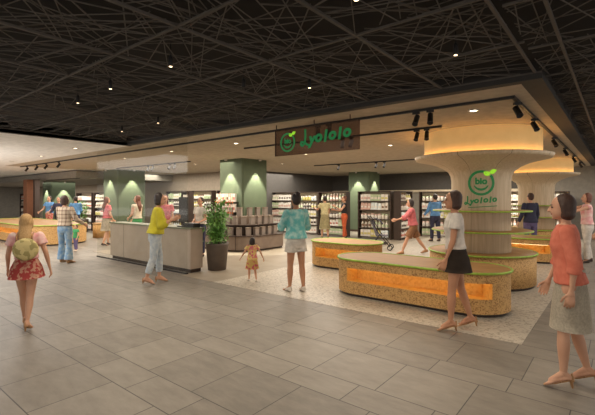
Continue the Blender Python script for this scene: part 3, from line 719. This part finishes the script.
bm = bmesh.new(); v = box(bm, -.19, .19, .08, .12, .44, .9); [setattr(q.co, 'y', q.co.y + .16) for q in v[4:]]; link_mesh('backrest', bm, MATS['stroller_fabric'], t)
bm = bmesh.new()
g = []
for i in range(9):
    a = R(20 + 110 * i / 8); g.append([bm.verts.new((s * .2, .12 - .30 * math.cos(a) + .1, .68 + .30 * math.sin(a))) for s in (-1, -.5, 0, .5, 1)])
for a, b in zip(g, g[1:]):
    for i in range(4): bm.faces.new((a[i], a[i + 1], b[i + 1], b[i]))
bmesh.ops.solidify(bm, geom=bm.faces[:], thickness=.01); link_mesh('canopy', bm, mat('canopy_fabric', (74, 70, 78), .9), t)
tb('basket', [(-.17, -.2, .2), (-.17, .2, .2), (.17, .2, .2), (.17, -.2, .2)], .02, m_dark)

# ---------------------------------------------------------------- people
TMP = bpy.data.scenes.new('work'); 
def remesh(bm, voxel, smooth=3):
    me = bpy.data.meshes.new('w'); bmesh.ops.recalc_face_normals(bm, faces=bm.faces); bm.to_mesh(me); bm.free()
    o = bpy.data.objects.new('w', me); TMP.collection.objects.link(o)
    m = o.modifiers.new('r', 'REMESH'); m.mode = 'VOXEL'; m.voxel_size = voxel; m.use_smooth_shade = True
    if smooth: s = o.modifiers.new('s', 'SMOOTH'); s.iterations = smooth; s.factor = .5
    vl = TMP.view_layers[0]; vl.update(); dg = vl.depsgraph; dg.update()
    r = bpy.data.meshes.new_from_object(o.evaluated_get(dg)); bpy.data.objects.remove(o)
    return r
def basis(d, ref=None):
    d = d.normalized(); ref = ref or (Vector((0, 1, 0)) if abs(d.y) < .9 else Vector((0, 0, 1)))
    s = d.cross(ref).normalized(); return s, s.cross(d)      # s: side, second: along ref
def ring(bm, c, s, u, rs, ru, n): return [bm.verts.new(c + s * (rs * math.cos(2 * PI * k / n)) + u * (ru * math.sin(2 * PI * k / n))) for k in range(n)]
def skin(bm, rings):
    n = len(rings[0])
    for a, b in zip(rings, rings[1:]):
        for k in range(n): bm.faces.new((a[k], a[(k + 1) % n], b[(k + 1) % n], b[k]))
    bm.faces.new(rings[0][::-1]); bm.faces.new(rings[-1])
def cone(bm, p0, p1, r0, r1, n=12, e0=1, e1=1, flat=1, ref=None):
    """tapered limb; e0/e1: round end or flat end; flat squashes along the ref direction"""
    p0, p1 = Vector(p0), Vector(p1); d = (p1 - p0).normalized(); s, u = basis(d, ref); R_ = []
    if e0:
        for a in (75, 50, 25): R_.append(ring(bm, p0 - d * r0 * math.sin(R(a)), s, u, r0 * math.cos(R(a)), r0 * math.cos(R(a)) * flat, n))
    R_.append(ring(bm, p0, s, u, r0, r0 * flat, n)); R_.append(ring(bm, p1, s, u, r1, r1 * flat, n))
    if e1:
        for a in (25, 50, 75): R_.append(ring(bm, p1 + d * r1 * math.sin(R(a)), s, u, r1 * math.cos(R(a)), r1 * math.cos(R(a)) * flat, n))
    skin(bm, R_)
def ell(bm, c, r, rot=None):
    t = Matrix.Translation(Vector(c)) @ ((rot or Matrix.Identity(3)).to_4x4()) @ Matrix.Diagonal((*r, 1))
    bmesh.ops.create_uvsphere(bm, u_segments=18, v_segments=12, radius=1, matrix=t)
def stack(bm, secs, T=None, n=22):
    """secs: (z, rx, ry, cy) elliptical sections"""
    R_ = []
    for z, rx, ry, cy in secs:
        R_.append([bm.verts.new((T or (lambda p: p))(Vector((rx * math.cos(2 * PI * k / n), cy + ry * math.sin(2 * PI * k / n), z)))) for k in range(n)])
    skin(bm, R_)
SK = mat('skin', (206, 158, 128), .55, (198, 148, 118), scale=6); SKT = mat('skin_tan', (188, 136, 102), .55, (178, 126, 94), scale=6)
EYE = mat('eye_dark', (50, 36, 30), .3); LIP = mat('lip', (168, 92, 84), .5)
HB = mat('hair_brown', (74, 50, 38), .6, (58, 40, 30), scale=30, stretch=(6, 6, .6)); HD = mat('hair_black', (38, 30, 28), .5, (50, 40, 36), scale=30, stretch=(6, 6, .6))
HBL = mat('hair_blonde', (196, 160, 108), .6, (170, 132, 84), scale=30, stretch=(6, 6, .6)); HR = mat('hair_auburn', (116, 70, 52), .6, (92, 54, 40), scale=30, stretch=(6, 6, .6))
def person(label, x, y, head, H, legs, arms, out, lean=0, yaw_head=0, tilt=0, child=False, fine=True, group=None, z=0.004, w=1.0):
    """legs, arms: (left, right); leg = (thigh forward, knee bend, spread); arm = (forward, out, elbow, inward)"""
    root = empty('person', (x, y, z), R(38.8 + head), label, 'person', group)
    k = H; V = Vector
    hs = 1.22 if child else 1.0          # children carry larger heads
    hip = V((0, 0, .505 * k)); LR = Matrix.Rotation(R(-lean), 3, 'X')
    def T(p):                            # torso lean about the hip
        p = V(p); return hip + LR @ (p - hip)
    J = {}
    for i, s in enumerate((-1, 1)):
        a, kn, sp = legs[i]; h = V((s * .05 * k * w, 0, .50 * k))
        d = V((s * math.sin(R(sp)), math.sin(R(a)), -math.cos(R(a)))).normalized()
        kp = h + d * .238 * k; b = a - kn
        d2 = V((s * math.sin(R(sp)) * .6, math.sin(R(b)), -math.cos(R(b)))).normalized(); an = kp + d2 * .225 * k
        J['leg', i] = (h, kp, an, b)
        a, ab, el, iw = arms[i]; sh = T((s * .103 * k * w, 0, .805 * k))
        ud = LR @ V((s * math.sin(R(ab)), math.sin(R(a)) * math.cos(R(ab)), -math.cos(R(a)) * math.cos(R(ab)))).normalized(); e = sh + ud * .172 * k
        f = a + el; fd = LR @ V((s * math.sin(R(ab - iw)), math.sin(R(f)) * math.cos(R(ab - iw)), -math.cos(R(f)) * math.cos(R(ab - iw)))).normalized(); wr = e + fd * .146 * k
        J['arm', i] = (sh, e, wr, ud, fd)
    heel = out.get('heel', .0); fh = .045 * k + heel
    low = min(J['leg', i][2].z for i in (0, 1)); dz = fh - low
    for q in J: J[q] = tuple((v + V((0, 0, dz)) if (isinstance(v, Vector) and n < 3) else v) for n, v in enumerate(J[q]))
    def TT(p): return T(p) + V((0, 0, dz))
    HC = TT((0, .006 * k, (.932 - (.012 if child else 0)) * k)); HR_ = LR @ Matrix.Rotation(R(yaw_head), 3, 'Z') @ Matrix.Rotation(R(-tilt), 3, 'X')
    def hp(p): return HC + HR_ @ (V(p) * k * hs)
    parts = []
    # trunk, neck, legs, arms
    bm = bmesh.new()
    stack(bm, [(.455 * k, .05 * k * w, .05 * k, -.004 * k), (.48 * k, .088 * k * w, .064 * k, -.006 * k), (.53 * k, .096 * k * w, .068 * k, -.008 * k), (.60 * k, .074 * k * w, .052 * k, 0), (.66 * k, .074 * k * w, .052 * k, .002 * k),
               (.73 * k, .086 * k * w, .062 * k, .006 * k), (.79 * k, .09 * k * w, .054 * k, 0), (.822 * k, .075 * k * w, .04 * k, -.004 * k), (.84 * k, .03 * k, .03 * k, -.004 * k)], TT)
    for i, s in enumerate((-1, 1)):
        h, kp, an, b = J['leg', i]
        cone(bm, h, kp, .052 * k * w, .031 * k); cone(bm, kp, kp.lerp(an, .35), .030 * k, .0325 * k); cone(bm, kp.lerp(an, .35), an, .0325 * k, .0175 * k)
        sh, e, wr, ud, fd = J['arm', i]
        cone(bm, sh, e, .029 * k, .0215 * k); cone(bm, e, e.lerp(wr, .3), .0215 * k, .0215 * k); cone(bm, e.lerp(wr, .3), wr, .0215 * k, .0135 * k, flat=.85)
    cone(bm, TT((0, -.004 * k, .83 * k)), hp((0, -.012, -.04)), .028 * k, .027 * k)
    parts.append(remesh(bm, .013 if H > 1.2 else .009, 4))
    # head with nose, ears, chin
    bm = bmesh.new()
    ell(bm, hp((0, -.004, .012)), (.044 * k * hs, .054 * k * hs, .056 * k * hs), HR_); ell(bm, hp((0, .012, -.02)), (.037 * k * hs, .042 * k * hs, .048 * k * hs), HR_)
    ell(bm, hp((0, .038, -.054)), (.014 * k * hs, .013 * k * hs, .011 * k * hs), HR_)
    cone(bm, hp((0, .052, .006)), hp((0, .062, -.016)), .005 * k, .0085 * k)
    for s in (-1, 1): ell(bm, hp((s * .044, -.006, -.008)), (.005 * k * hs, .010 * k * hs, .017 * k * hs), HR_)
    cone(bm, hp((0, -.012, -.03)), TT((0, -.004 * k, .845 * k)), .027 * k, .028 * k)
    parts.append(remesh(bm, .0065 if H > 1.2 else .005, 2))
    # hands and feet
    for i, s in enumerate((-1, 1)):
        sh, e, wr, ud, fd = J['arm', i]
        sp = (LR @ V((0, 1, 0))); 
        if abs(fd.dot(sp)) > .75: sp = LR @ V((0, 0, 1))
        sp = (sp - fd * fd.dot(sp)).normalized(); nn = fd.cross(sp).normalized()
        if nn.dot(V((-s, 0, 0))) < 0: nn = -nn              # palm towards the body
        bm = bmesh.new(); pk = wr + fd * .056 * k
        cone(bm, wr - fd * .012 * k, wr + fd * .012 * k, .0125 * k, .015 * k, flat=.75, ref=nn); cone(bm, wr + fd * .01 * k, pk - fd * .006 * k, .018 * k, .0235 * k, flat=.38, ref=nn)
        cl = R(out.get('curl', 24))
        for q, (o_, L) in enumerate(((.018, .044), (.006, .050), (-.006, .046), (-.0175, .036))):
            b0 = pk - fd * .012 * k + sp * o_ * k; d1 = (fd * math.cos(cl * .6) + nn * math.sin(cl * .6) + sp * o_ * 4).normalized(); d2 = (fd * math.cos(cl * 1.9) + nn * math.sin(cl * 1.9)).normalized()
            m1 = b0 + d1 * L * .62 * k; rr = .0053 * k
            cone(bm, b0, m1, rr * 1.1, rr, n=8); cone(bm, m1, m1 + d2 * L * .5 * k, rr, rr * .85, n=8)
        b0 = wr + fd * .02 * k + sp * .016 * k; d1 = (fd * .75 + sp * .62 + nn * .25).normalized(); m1 = b0 + d1 * .026 * k
        cone(bm, b0, m1, .0075 * k, .0062 * k, n=8); cone(bm, m1, m1 + (fd * .9 + sp * .2 + nn * .3).normalized() * .024 * k, .0062 * k, .005 * k, n=8)
        parts.append(remesh(bm, .0042 if H > 1.2 else .003, 1))
        h, kp, an, b = J['leg', i]
        up = max(0, an.z - fh); pit = math.atan2(heel, .12 * k) + (min(1.0, up / (.12 * k)) if up > .01 else 0)
        J['foot', i] = (an, pit)
        f0 = V((an.x, 0, 0)); out_ = s * .12
        def fp(p, an=an, pit=pit, s=s):
            q = Matrix.Rotation(-s * .12, 3, 'Z') @ (Matrix.Rotation(-pit, 3, 'X') @ V(p)); return an + q * k
        bm = bmesh.new()
        cone(bm, fp((0, 0, .004)), fp((0, -.016, -.026)), .018 * k, .017 * k); cone(bm, fp((0, -.012, -.024)), fp((0, .062, -.03)), .0185 * k, .022 * k, flat=.7, ref=V((0, 0, 1)))
        cone(bm, fp((0, .01, -.006)), fp((0, .066, -.030)), .018 * k, .016 * k)
        for q in range(5): o_ = (-.017 + .0085 * q) * s * -1; cone(bm, fp((o_, .066, -.034)), fp((o_ * 1.05, .098 - .006 * q, -.038)), .0075 * k, (.0075 - .0009 * q) * k, n=8)
        parts.append(remesh(bm, .0055 if H > 1.2 else .004, 1))
        J['fp', i] = fp
    body = bmesh.new()
    for me in parts: body.from_mesh(me)
    link_mesh('body', body, out.get('skin', SK), root, True)
    # face
    for s in (-1, 1):
        bm = bmesh.new(); ell(bm, hp((s * .017, .0475, .004)), (.0062 * k, .004 * k, .0042 * k), HR_); link_mesh('eye', bm, EYE, root, True)
        bm = bmesh.new(); cone(bm, hp((s * .009, .051, .016)), hp((s * .027, .045, .017)), .0022 * k, .0018 * k, n=6); link_mesh('eyebrow', bm, out['hair'][0], root, True)
    bm = bmesh.new(); cone(bm, hp((-.011, .0505, -.034)), hp((.011, .0505, -.034)), .0038 * k, .0038 * k, n=8); link_mesh('mouth', bm, LIP, root, True)
    # hair
    hm, st = out['hair']; bm = bmesh.new()
    ell(bm, hp((0, -.017, .020)), (.051 * k * hs, .054 * k * hs, .058 * k * hs), HR_)
    if st == 'short': ell(bm, hp((0, -.024, .0)), (.047 * k * hs, .044 * k * hs, .055 * k * hs), HR_)
    if st in ('bob', 'long', 'pony'):
        ell(bm, hp((0, -.024, -.006)), (.054 * k * hs, .044 * k * hs, .06 * k * hs), HR_)
        for s in (-1, 1): cone(bm, hp((s * .045, -.004, .01)), hp((s * .045, -.004, -.05)), .013 * k, .012 * k)
    if st == 'bob': ell(bm, hp((0, -.022, -.04)), (.056 * k * hs, .04 * k * hs, .035 * k * hs), HR_)
    if st == 'long':
        cone(bm, hp((0, -.028, -.02)), TT((0, -.058 * k, .80 * k)), .05 * k, .055 * k, flat=.6, ref=V((0, 1, 0))); cone(bm, TT((0, -.058 * k, .80 * k)), TT((0, -.066 * k, .72 * k)), .055 * k, .03 * k, flat=.45, ref=V((0, 1, 0)))
    if st == 'pony': cone(bm, hp((0, -.07, .03)), hp((0, -.10, -.03)), .02 * k, .024 * k); cone(bm, hp((0, -.10, -.03)), hp((0, -.085, -.13)), .024 * k, .01 * k)
    if st == 'bun': ell(bm, hp((0, -.055, .066)), (.028 * k, .028 * k, .026 * k)); ell(bm, hp((0, -.024, -.002)), (.047 * k * hs, .042 * k * hs, .052 * k * hs), HR_)
    link_mesh('hair', bmesh_from(remesh(bm, .008, 3)), hm, root, True)
    # upper garment
    g = .011 * k
    if 'top' in out:
        tm, sl, hem = out['top'][:3]; nm = out['top'][3] if len(out['top']) > 3 else 'top'; loose = out['top'][4] if len(out['top']) > 4 else 0
        bm = bmesh.new(); S_ = []
        base = [(.44, .10, .074, -.008), (.48, .097, .072, -.008), (.53, .098, .071, -.008), (.60, .080, .058, 0), (.66, .078, .056, .002), (.73, .089, .066, .006), (.79, .095, .058, 0), (.822, .078, .044, -.004), (.838, .044, .036, -.004)]
        def sec(z):
            for a, b in zip(base, base[1:]):
                if a[0] <= z <= b[0]: t_ = (z - a[0]) / (b[0] - a[0]); return tuple(p + (q - p) * t_ for p, q in zip(a, b))
            return base[0] if z < base[0][0] else base[-1]
        zz = [hem] + [b[0] for b in base if b[0] > hem + .012]
        for z_ in zz:
            _, rx, ry, cy = sec(z_); lo_ = loose * max(0, min(1, (.78 - z_) / .2)); S_.append((z_ * k, (rx + lo_) * k * w + g * .6, (ry + lo_ * .8) * k + g * .6, cy * k))
        stack(bm, S_, TT)
        for i, s in enumerate((-1, 1)):
            sh, e, wr, ud, fd = J['arm', i]
            if sl == 'none': cone(bm, sh + V((-s * .03 * k, 0, 0)), sh + ud * .005 * k, .036 * k, .036 * k)
            if sl == 'short': cone(bm, sh, sh + ud * .085 * k, .038 * k, .042 * k + loose * .4 * k, e1=0)
            if sl == 'long': cone(bm, sh, e, .038 * k, .032 * k + loose * .3 * k); cone(bm, e, e.lerp(wr, .93), .032 * k + loose * .3 * k, .023 * k + loose * .35 * k, e1=0)
            if sl == 'elbow': cone(bm, sh, e, .038 * k, .034 * k + loose * .5 * k); cone(bm, e, e.lerp(wr, .35), .034 * k + loose * .5 * k, .032 * k + loose * .6 * k, e1=0)
        o_ = link_mesh(nm, bmesh_from(remesh(bm, .010 if H > 1.2 else .007, 2)), tm, root, True)
    if 'skirt' in out:
        tm, z0, z1, fl = out['skirt']; nm = 'skirt'
        bm = bmesh.new(); mx = (J['leg', 0][1] + J['leg', 1][1]) / 2; N_ = 6
        for_ = []
        n_ = 28
        for q in range(N_ + 1):
            t_ = q / N_; zc = (z1 + (z0 - z1) * t_) * k
            sprd = abs(J['leg', 0][1].y - J['leg', 1][1].y) / 2
            rx = (.082 + (.104 - .082) * min(1, t_ * 2.2) + fl * t_) * k * w; ry = (.062 + .014 * min(1, t_ * 2.2) + fl * t_) * k + sprd * max(0, t_ - .2) * .8
            cyy = mx.y * t_ * .9 - .006 * k
            for_.append([bm.verts.new(V(((rx * math.cos(2 * PI * j / n_)) * (1 + (fl * 2.2) * t_ * math.sin(j * 7 * PI / n_ * 2) * .22), cyy + ry * math.sin(2 * PI * j / n_) * (1 + (fl * 2.2) * t_ * math.sin(j * 7 * PI / n_ * 2) * .22), zc + dz))) for j in range(n_)])
        for a, b in zip(for_, for_[1:]):
            for j in range(n_): bm.faces.new((a[j], a[(j + 1) % n_], b[(j + 1) % n_], b[j]))
        bm.faces.new(for_[0]); bmesh.ops.solidify(bm, geom=bm.faces[:], thickness=.004)
        link_mesh('skirt', bm, tm, root, True)
    if 'trousers' in out:
        tm, cut, flr = out['trousers']; bm = bmesh.new()
        stack(bm, [(.44 * k, .07 * k * w, .064 * k, -.006 * k), (.48 * k, .098 * k * w, .073 * k, -.008 * k), (.53 * k, .101 * k * w, .074 * k, -.008 * k), (.59 * k, .083 * k * w, .06 * k, 0)], lambda p: TT(p) if p.z > .5 * k else p + V((0, 0, dz)))
        for i, s in enumerate((-1, 1)):
            h, kp, an, b = J['leg', i]
            if cut <= 1: cone(bm, h, h.lerp(kp, cut), .060 * k * w, .05 * k + flr * k, e1=0)
            else:
                cone(bm, h, kp, .060 * k * w, .040 * k); cone(bm, kp, kp.lerp(an, .4), .040 * k, .040 * k + flr * .3 * k, e1=0); cone(bm, kp.lerp(an, .38), kp.lerp(an, cut - 1), .039 * k + flr * .3 * k, .031 * k + flr * k, e0=0, e1=0)
        link_mesh('trousers' if cut > 1 else 'shorts', bmesh_from(remesh(bm, .010 if H > 1.2 else .007, 2)), tm, root, True)
    # shoes
    shm = out.get('shoe', m_shelf)
    for i, s in enumerate((-1, 1)):
        fp = J['fp', i]; bm = bmesh.new()
        if heel > .02:
            cone(bm, fp((0, -.018, -.040)), fp((0, .05, -.043)), .015 * k, .019 * k, flat=.3, ref=V((0, 0, 1))); cone(bm, fp((0, .05, -.043)), fp((0, .10, -.046)), .020 * k, .014 * k, flat=.3, ref=V((0, 0, 1)))
            for yy in (.028, .07): cone(bm, fp((-.02, yy, -.036)), fp((0, yy, -.012 - yy * .12)), .004 * k, .004 * k, n=8); cone(bm, fp((.02, yy, -.036)), fp((0, yy, -.012 - yy * .12)), .004 * k, .004 * k, n=8)
            cone(bm, fp((0, -.036, -.012)), fp((0, -.03, -.045)), .006 * k, .010 * k, n=8)
            sm = link_mesh('shoe', bmesh_from(remesh(bm, .004, 1)), shm, root, True)
            bm = bmesh.new(); a = fp((0, -.024, -.042)); cone(bm, a, V((a.x, a.y - .01, max(.001 - 0, a.z - heel - .01))), .009 * k, .005 * k, n=8, e1=0); link_mesh('heel', bm, shm, sm, True)
        else:
            cone(bm, fp((0, -.014, -.03)), fp((0, .078, -.034)), .0215 * k, .024 * k, flat=.6, ref=V((0, 0, 1))); cone(bm, fp((0, -.012, -.012)), fp((0, .06, -.03)), .022 * k, .020 * k)
            link_mesh('shoe', bmesh_from(remesh(bm, .006, 1)), shm, root, True)
    return root, J, TT, hp
def bmesh_from(me):
    bm = bmesh.new(); bm.from_mesh(me); return bm
def cloth(name, c, c2=None, scale=14, kind='noise', **k): return mat(name, c, .85, c2 or tuple(v * .88 for v in c), scale=scale, kind=kind, **k)
C_red = cloth('red_print', (196, 84, 78), (222, 176, 150), 34, lo=.5, hi=.6, kind='voronoi')
C_pink = cloth('pink_jersey', (222, 150, 150), (236, 206, 196), 10)
C_yel = cloth('yellow_blouse', (206, 196, 52), (184, 172, 40), 9)
C_jean = cloth('pale_denim', (204, 210, 210), (172, 184, 194), 16)
C_blue = cloth('washed_jeans', (168, 186, 194), (112, 150, 186), 12)
C_turq = cloth('turquoise_print', (104, 186, 184), (176, 214, 206), 14, lo=.4, hi=.65)
C_white = cloth('white_cotton', (222, 214, 202)); C_cream = cloth('cream_cotton', (220, 208, 186)); C_dskirt = cloth('charcoal_skirt', (74, 62, 52))
C_coral = cloth('coral_knit', (218, 124, 98), (206, 108, 84), 18); C_beige = cloth('beige_tweed', (222, 212, 192), (200, 190, 168), 60)
C_navy = cloth('navy_wool', (50, 50, 72)); C_black = cloth('black_cotton', (40, 36, 38)); C_org = cloth('orange_cotton', (206, 96, 54))
C_sky = cloth('sky_shirt', (96, 146, 196)); C_pale = cloth('pale_yellow', (216, 204, 156)); C_grn = cloth('green_jersey', (64, 150, 90)); C_pur = cloth('purple_cotton', (104, 92, 128))
C_brn = cloth('brown_shorts', (140, 98, 66)); C_kid = cloth('candy_print', (226, 196, 120), (214, 110, 120), 26, kind='voronoi', lo=.5, hi=.7); C_rose = cloth('rose_top', (214, 116, 120))
SH_T = mat('tan_strap', (176, 132, 88), .5); SH_W = mat('white_shoe', (210, 200, 186), .5)
# heading: 0 = walking away from the camera, 90 = to the left, -90 = to the right, 180 = to the camera
person('woman in coral cardigan and beige skirt walking at the right picture edge', -.33, 4.12, 62, 1.56, ((8, 8, 1), (-7, 8, 1)), ((-6, 8, 16, 8), (8, 10, 18, 8)),
       dict(top=(C_coral, 'elbow', .52, 'cardigan', .006), skirt=(C_beige, .27, .60, .004), hair=(HB, 'bob'), heel=.055, shoe=SH_T), lean=4)
person('woman in white T-shirt and dark skirt walking in front of the nearest bench', -1.55, 5.0, 75, 1.62, ((8, 6, 1), (-10, 8, 1)), ((10, 8, 12, 6), (-8, 8, 14, 6)),
       dict(top=(C_white, 'short', .57, 'T-shirt'.lower().replace('-', '_'), .008), skirt=(C_dskirt, .40, .585, .008), hair=(HB, 'bob'), heel=.05, shoe=SH_T, skin=SKT), lean=2)
girl, J, TT, hp = person('blonde woman in red patterned skirt walking away at the left picture edge', -5.66, 1.74, 22, 1.35, ((12, 4, -3), (-10, 12, -3)), ((6, 14, 16, 8), (-8, 18, 20, 8)),
       dict(top=(C_pink, 'short', .60, 'top', .012), skirt=(C_red, .43, .61, .04), hair=(HBL, 'long'), heel=.045, shoe=SH_T), yaw_head=-8)
t = empty('round_bag', (-5.66, 1.74, .97), R(60.8), 'round straw backpack on the blonde woman in the red patterned skirt', 'bag')
bm = bmesh.new(); lathe(bm, [(.02, -.04), (.10, -.04), (.128, -.02), (.135, 0), (.128, .02), (.10, .04), (.02, .04)], seg=28)
bmesh.ops.rotate(bm, verts=bm.verts, cent=(0, 0, 0), matrix=Matrix.Rotation(PI / 2, 3, 'X')); bmesh.ops.translate(bm, verts=bm.verts, vec=(.03, -.185, .02)); link_mesh('bag_body', bm, mat('straw', (206, 188, 130), .8, (160, 146, 92), scale=26, kind='voronoi'), t)
for s in (-1, 1): bm = bmesh.new(); tube(bm, [(s * .08, -.13, .08), (s * .08, -.10, .17), (s * .08, -.02, .215), (s * .085, .06, .15), (s * .09, .09, .05)], .010, 6); link_mesh('strap', bm, SH_T, t)
person('person in checked shirt and flared blue jeans standing before the left counter', -10.66, 4.10, -12, 1.64, ((4, 0, 5), (-2, 2, 5)), ((24, 16, 60, 20), (10, 20, 50, 10)),
       dict(top=(m_check, 'long', .55, 'shirt', .014), trousers=(C_blue, 1.97, .034), hair=(HB, 'bob'), shoe=SH_T), w=1.08)
person('small child in green top and purple trousers near the left counter', -12.74, 5.2, 165, .78, ((6, 6, 2), (-4, 6, 2)), ((10, 12, 20, 5), (30, 12, 40, 5)),
       dict(top=(C_grn, 'short', .50, 'top', .02), trousers=(C_pur, 1.9, .008), hair=(HD, 'short'), shoe=SH_W), child=True)
person('woman in rose top and cream skirt behind the child in green', -13.5, 6.5, -40, 1.62, ((10, 6, 2), (-8, 10, 2)), ((6, 6, 30, 20), (6, 6, 30, 20)),
       dict(top=(C_rose, 'short', .56, 'top', .01), skirt=(C_cream, .3, .6, .02), hair=(HR, 'long')))
person('staff member in cream top standing at the left half of the grey counter', -12.0, 6.75, 70, 1.66, ((2, 0, 2), (0, 0, 2)), ((10, 4, 50, 25), (6, 4, 40, 25)),
       dict(top=(C_cream, 'none', .56, 'top', .01), trousers=(C_grn, 1.9, .006), hair=(HR, 'long')), yaw_head=30)
person('woman in yellow blouse and pale jeans walking past the grey counter', -6.78, 4.18, -70, 1.64, ((10, 10, 1), (-6, 12, 1)), ((24, 10, 96, 30), (16, 12, 104, 30)),
       dict(top=(C_yel, 'elbow', .54, 'blouse', .03), trousers=(C_jean, 1.78, .006), hair=(HD, 'bob'), heel=.04, shoe=SH_T), lean=6)
person('clerk in pink top behind the right half of the grey counter', -10.2, 6.6, 190, 1.66, ((2, 0, 2), (0, 0, 2)), ((0, 6, 50, 20), (0, 6, 50, 20)),
       dict(top=(C_rose, 'short', .55, 'top', .01), trousers=(C_cream, 1.9, .004), hair=(HR, 'long')))
person('clerk in white shirt standing behind the potted plant', -8.9, 6.85, 150, 1.60, ((2, 0, 2), (0, 0, 2)), ((0, 6, 70, 20), (0, 6, 60, 20)),
       dict(top=(C_white, 'short', .55, 'shirt', .012), trousers=(C_navy, 1.9, .004), hair=(HB, 'short')))
person('toddler in colourful dress walking beside the tiered display', -5.45, 5.40, 20, .84, ((14, 10, 1), (-12, 18, 1)), ((14, 26, 20, 5), (-14, 30, 24, 5)),
       dict(top=(C_kid, 'short', .50, 'dress_top', .02), skirt=(C_kid, .30, .60, .05), hair=(HD, 'bob'), shoe=SH_W), child=True)
person('woman in turquoise blouse and white shorts seen from behind', -4.32, 5.33, 25, 1.66, ((3, 2, 2), (-4, 4, 2)), ((20, 12, 80, 30), (14, 16, 86, 30)),
       dict(top=(C_turq, 'long', .54, 'blouse', .024), trousers=(C_white, .42, .022), hair=(HD, 'bun'), shoe=SH_W, skin=SKT))
person('person in black top and orange trousers in front of the shelf racks', -8.36, 13.3, 100, 1.66, ((4, 4, 2), (-4, 6, 2)), ((40, 8, 80, 10), (20, 8, 80, 10)),
       dict(top=(C_black, 'none', .60, 'top', .006), trousers=(C_org, 1.9, .01), hair=(HR, 'short')))
person('shopper in pale yellow dress before the middle shelf rack', -9.0, 12.9, 20, 1.66, ((4, 4, 2), (-4, 6, 2)), ((40, 12, 60, 10), (10, 8, 20, 10)),
       dict(top=(C_pale, 'short', .56, 'dress_top', .01), skirt=(C_pale, .22, .6, .03), hair=(HD, 'short')))
person('woman in pink top and brown shorts striding towards the stroller', -4.6, 11.0, 80, 1.62, ((28, 8, 2), (-24, 12, 2)), ((50, 10, 30, 10), (40, 10, 40, 10)),
       dict(top=(C_rose, 'elbow', .54, 'top', .02), trousers=(C_brn, .8, .02), hair=(HD, 'bob'), shoe=SH_T), lean=6)
person('man in sky blue shirt and dark trousers facing the rear racks', -5.3, 14.7, 15, 1.72, ((4, 4, 2), (-4, 6, 2)), ((14, 12, 40, 10), (10, 12, 60, 10)),
       dict(top=(C_sky, 'long', .54, 'shirt', .012), trousers=(C_navy, 1.95, .004), hair=(HD, 'short')), w=1.1)
person('man in navy suit standing by the farther wooden column', -2.05, 13.55, 10, 1.72, ((4, 4, 2), (-4, 6, 2)), ((4, 12, 20, 5), (4, 12, 20, 5)),
       dict(top=(C_navy, 'long', .50, 'jacket', .012), trousers=(C_pur, 1.95, .004), hair=(HB, 'short')), w=1.12)
person('woman in pale pink top stretching one arm to the left, far right', -.62, 12.2, 70, 1.70, ((4, 4, 2), (-4, 6, 2)), ((70, 10, 10, 0), (78, 10, 6, 0)),
       dict(top=(C_pink, 'none', .55, 'top', .01), trousers=(C_white, 1.95, .006), hair=(HR, 'bob')))
person('person in white shirt cut by the right picture edge', -.12, 10.6, 10, 1.68, ((8, 4, 2), (-8, 10, 2)), ((4, 12, 20, 5), (4, 12, 20, 5)),
       dict(top=(C_white, 'short', .52, 'shirt', .014), skirt=(C_cream, .3, .6, .02), hair=(HB, 'bob')))
person('person in blue shirt with red trousers behind the left counter, at the picture edge', -20.6, 7.25, 170, 1.66, ((4, 4, 2), (-4, 6, 2)), ((20, 12, 40, 10), (20, 12, 40, 10)),
       dict(top=(C_sky, 'short', .54, 'shirt', .014), trousers=(C_red, 1.95, .004), hair=(HB, 'short')))
person('person in navy jacket behind the left counter, left of the potted plant', -19.4, 7.2, 185, 1.62, ((4, 4, 2), (-4, 6, 2)), ((20, 12, 40, 10), (20, 12, 40, 10)),
       dict(top=(C_navy, 'long', .50, 'jacket', .014), trousers=(C_black, 1.95, .004), hair=(HD, 'short')))
person('person in light blue shirt behind the left counter, right of the plant', -17.9, 7.3, 40, 1.64, ((4, 4, 2), (-4, 6, 2)), ((20, 12, 40, 10), (20, 12, 40, 10)),
       dict(top=(C_sky, 'long', .54, 'shirt', .016), trousers=(C_navy, 1.95, .004), hair=(HD, 'short')))
bpy.data.scenes.remove(TMP)
for me in [m for m in bpy.data.meshes if m.users == 0]: bpy.data.meshes.remove(me)
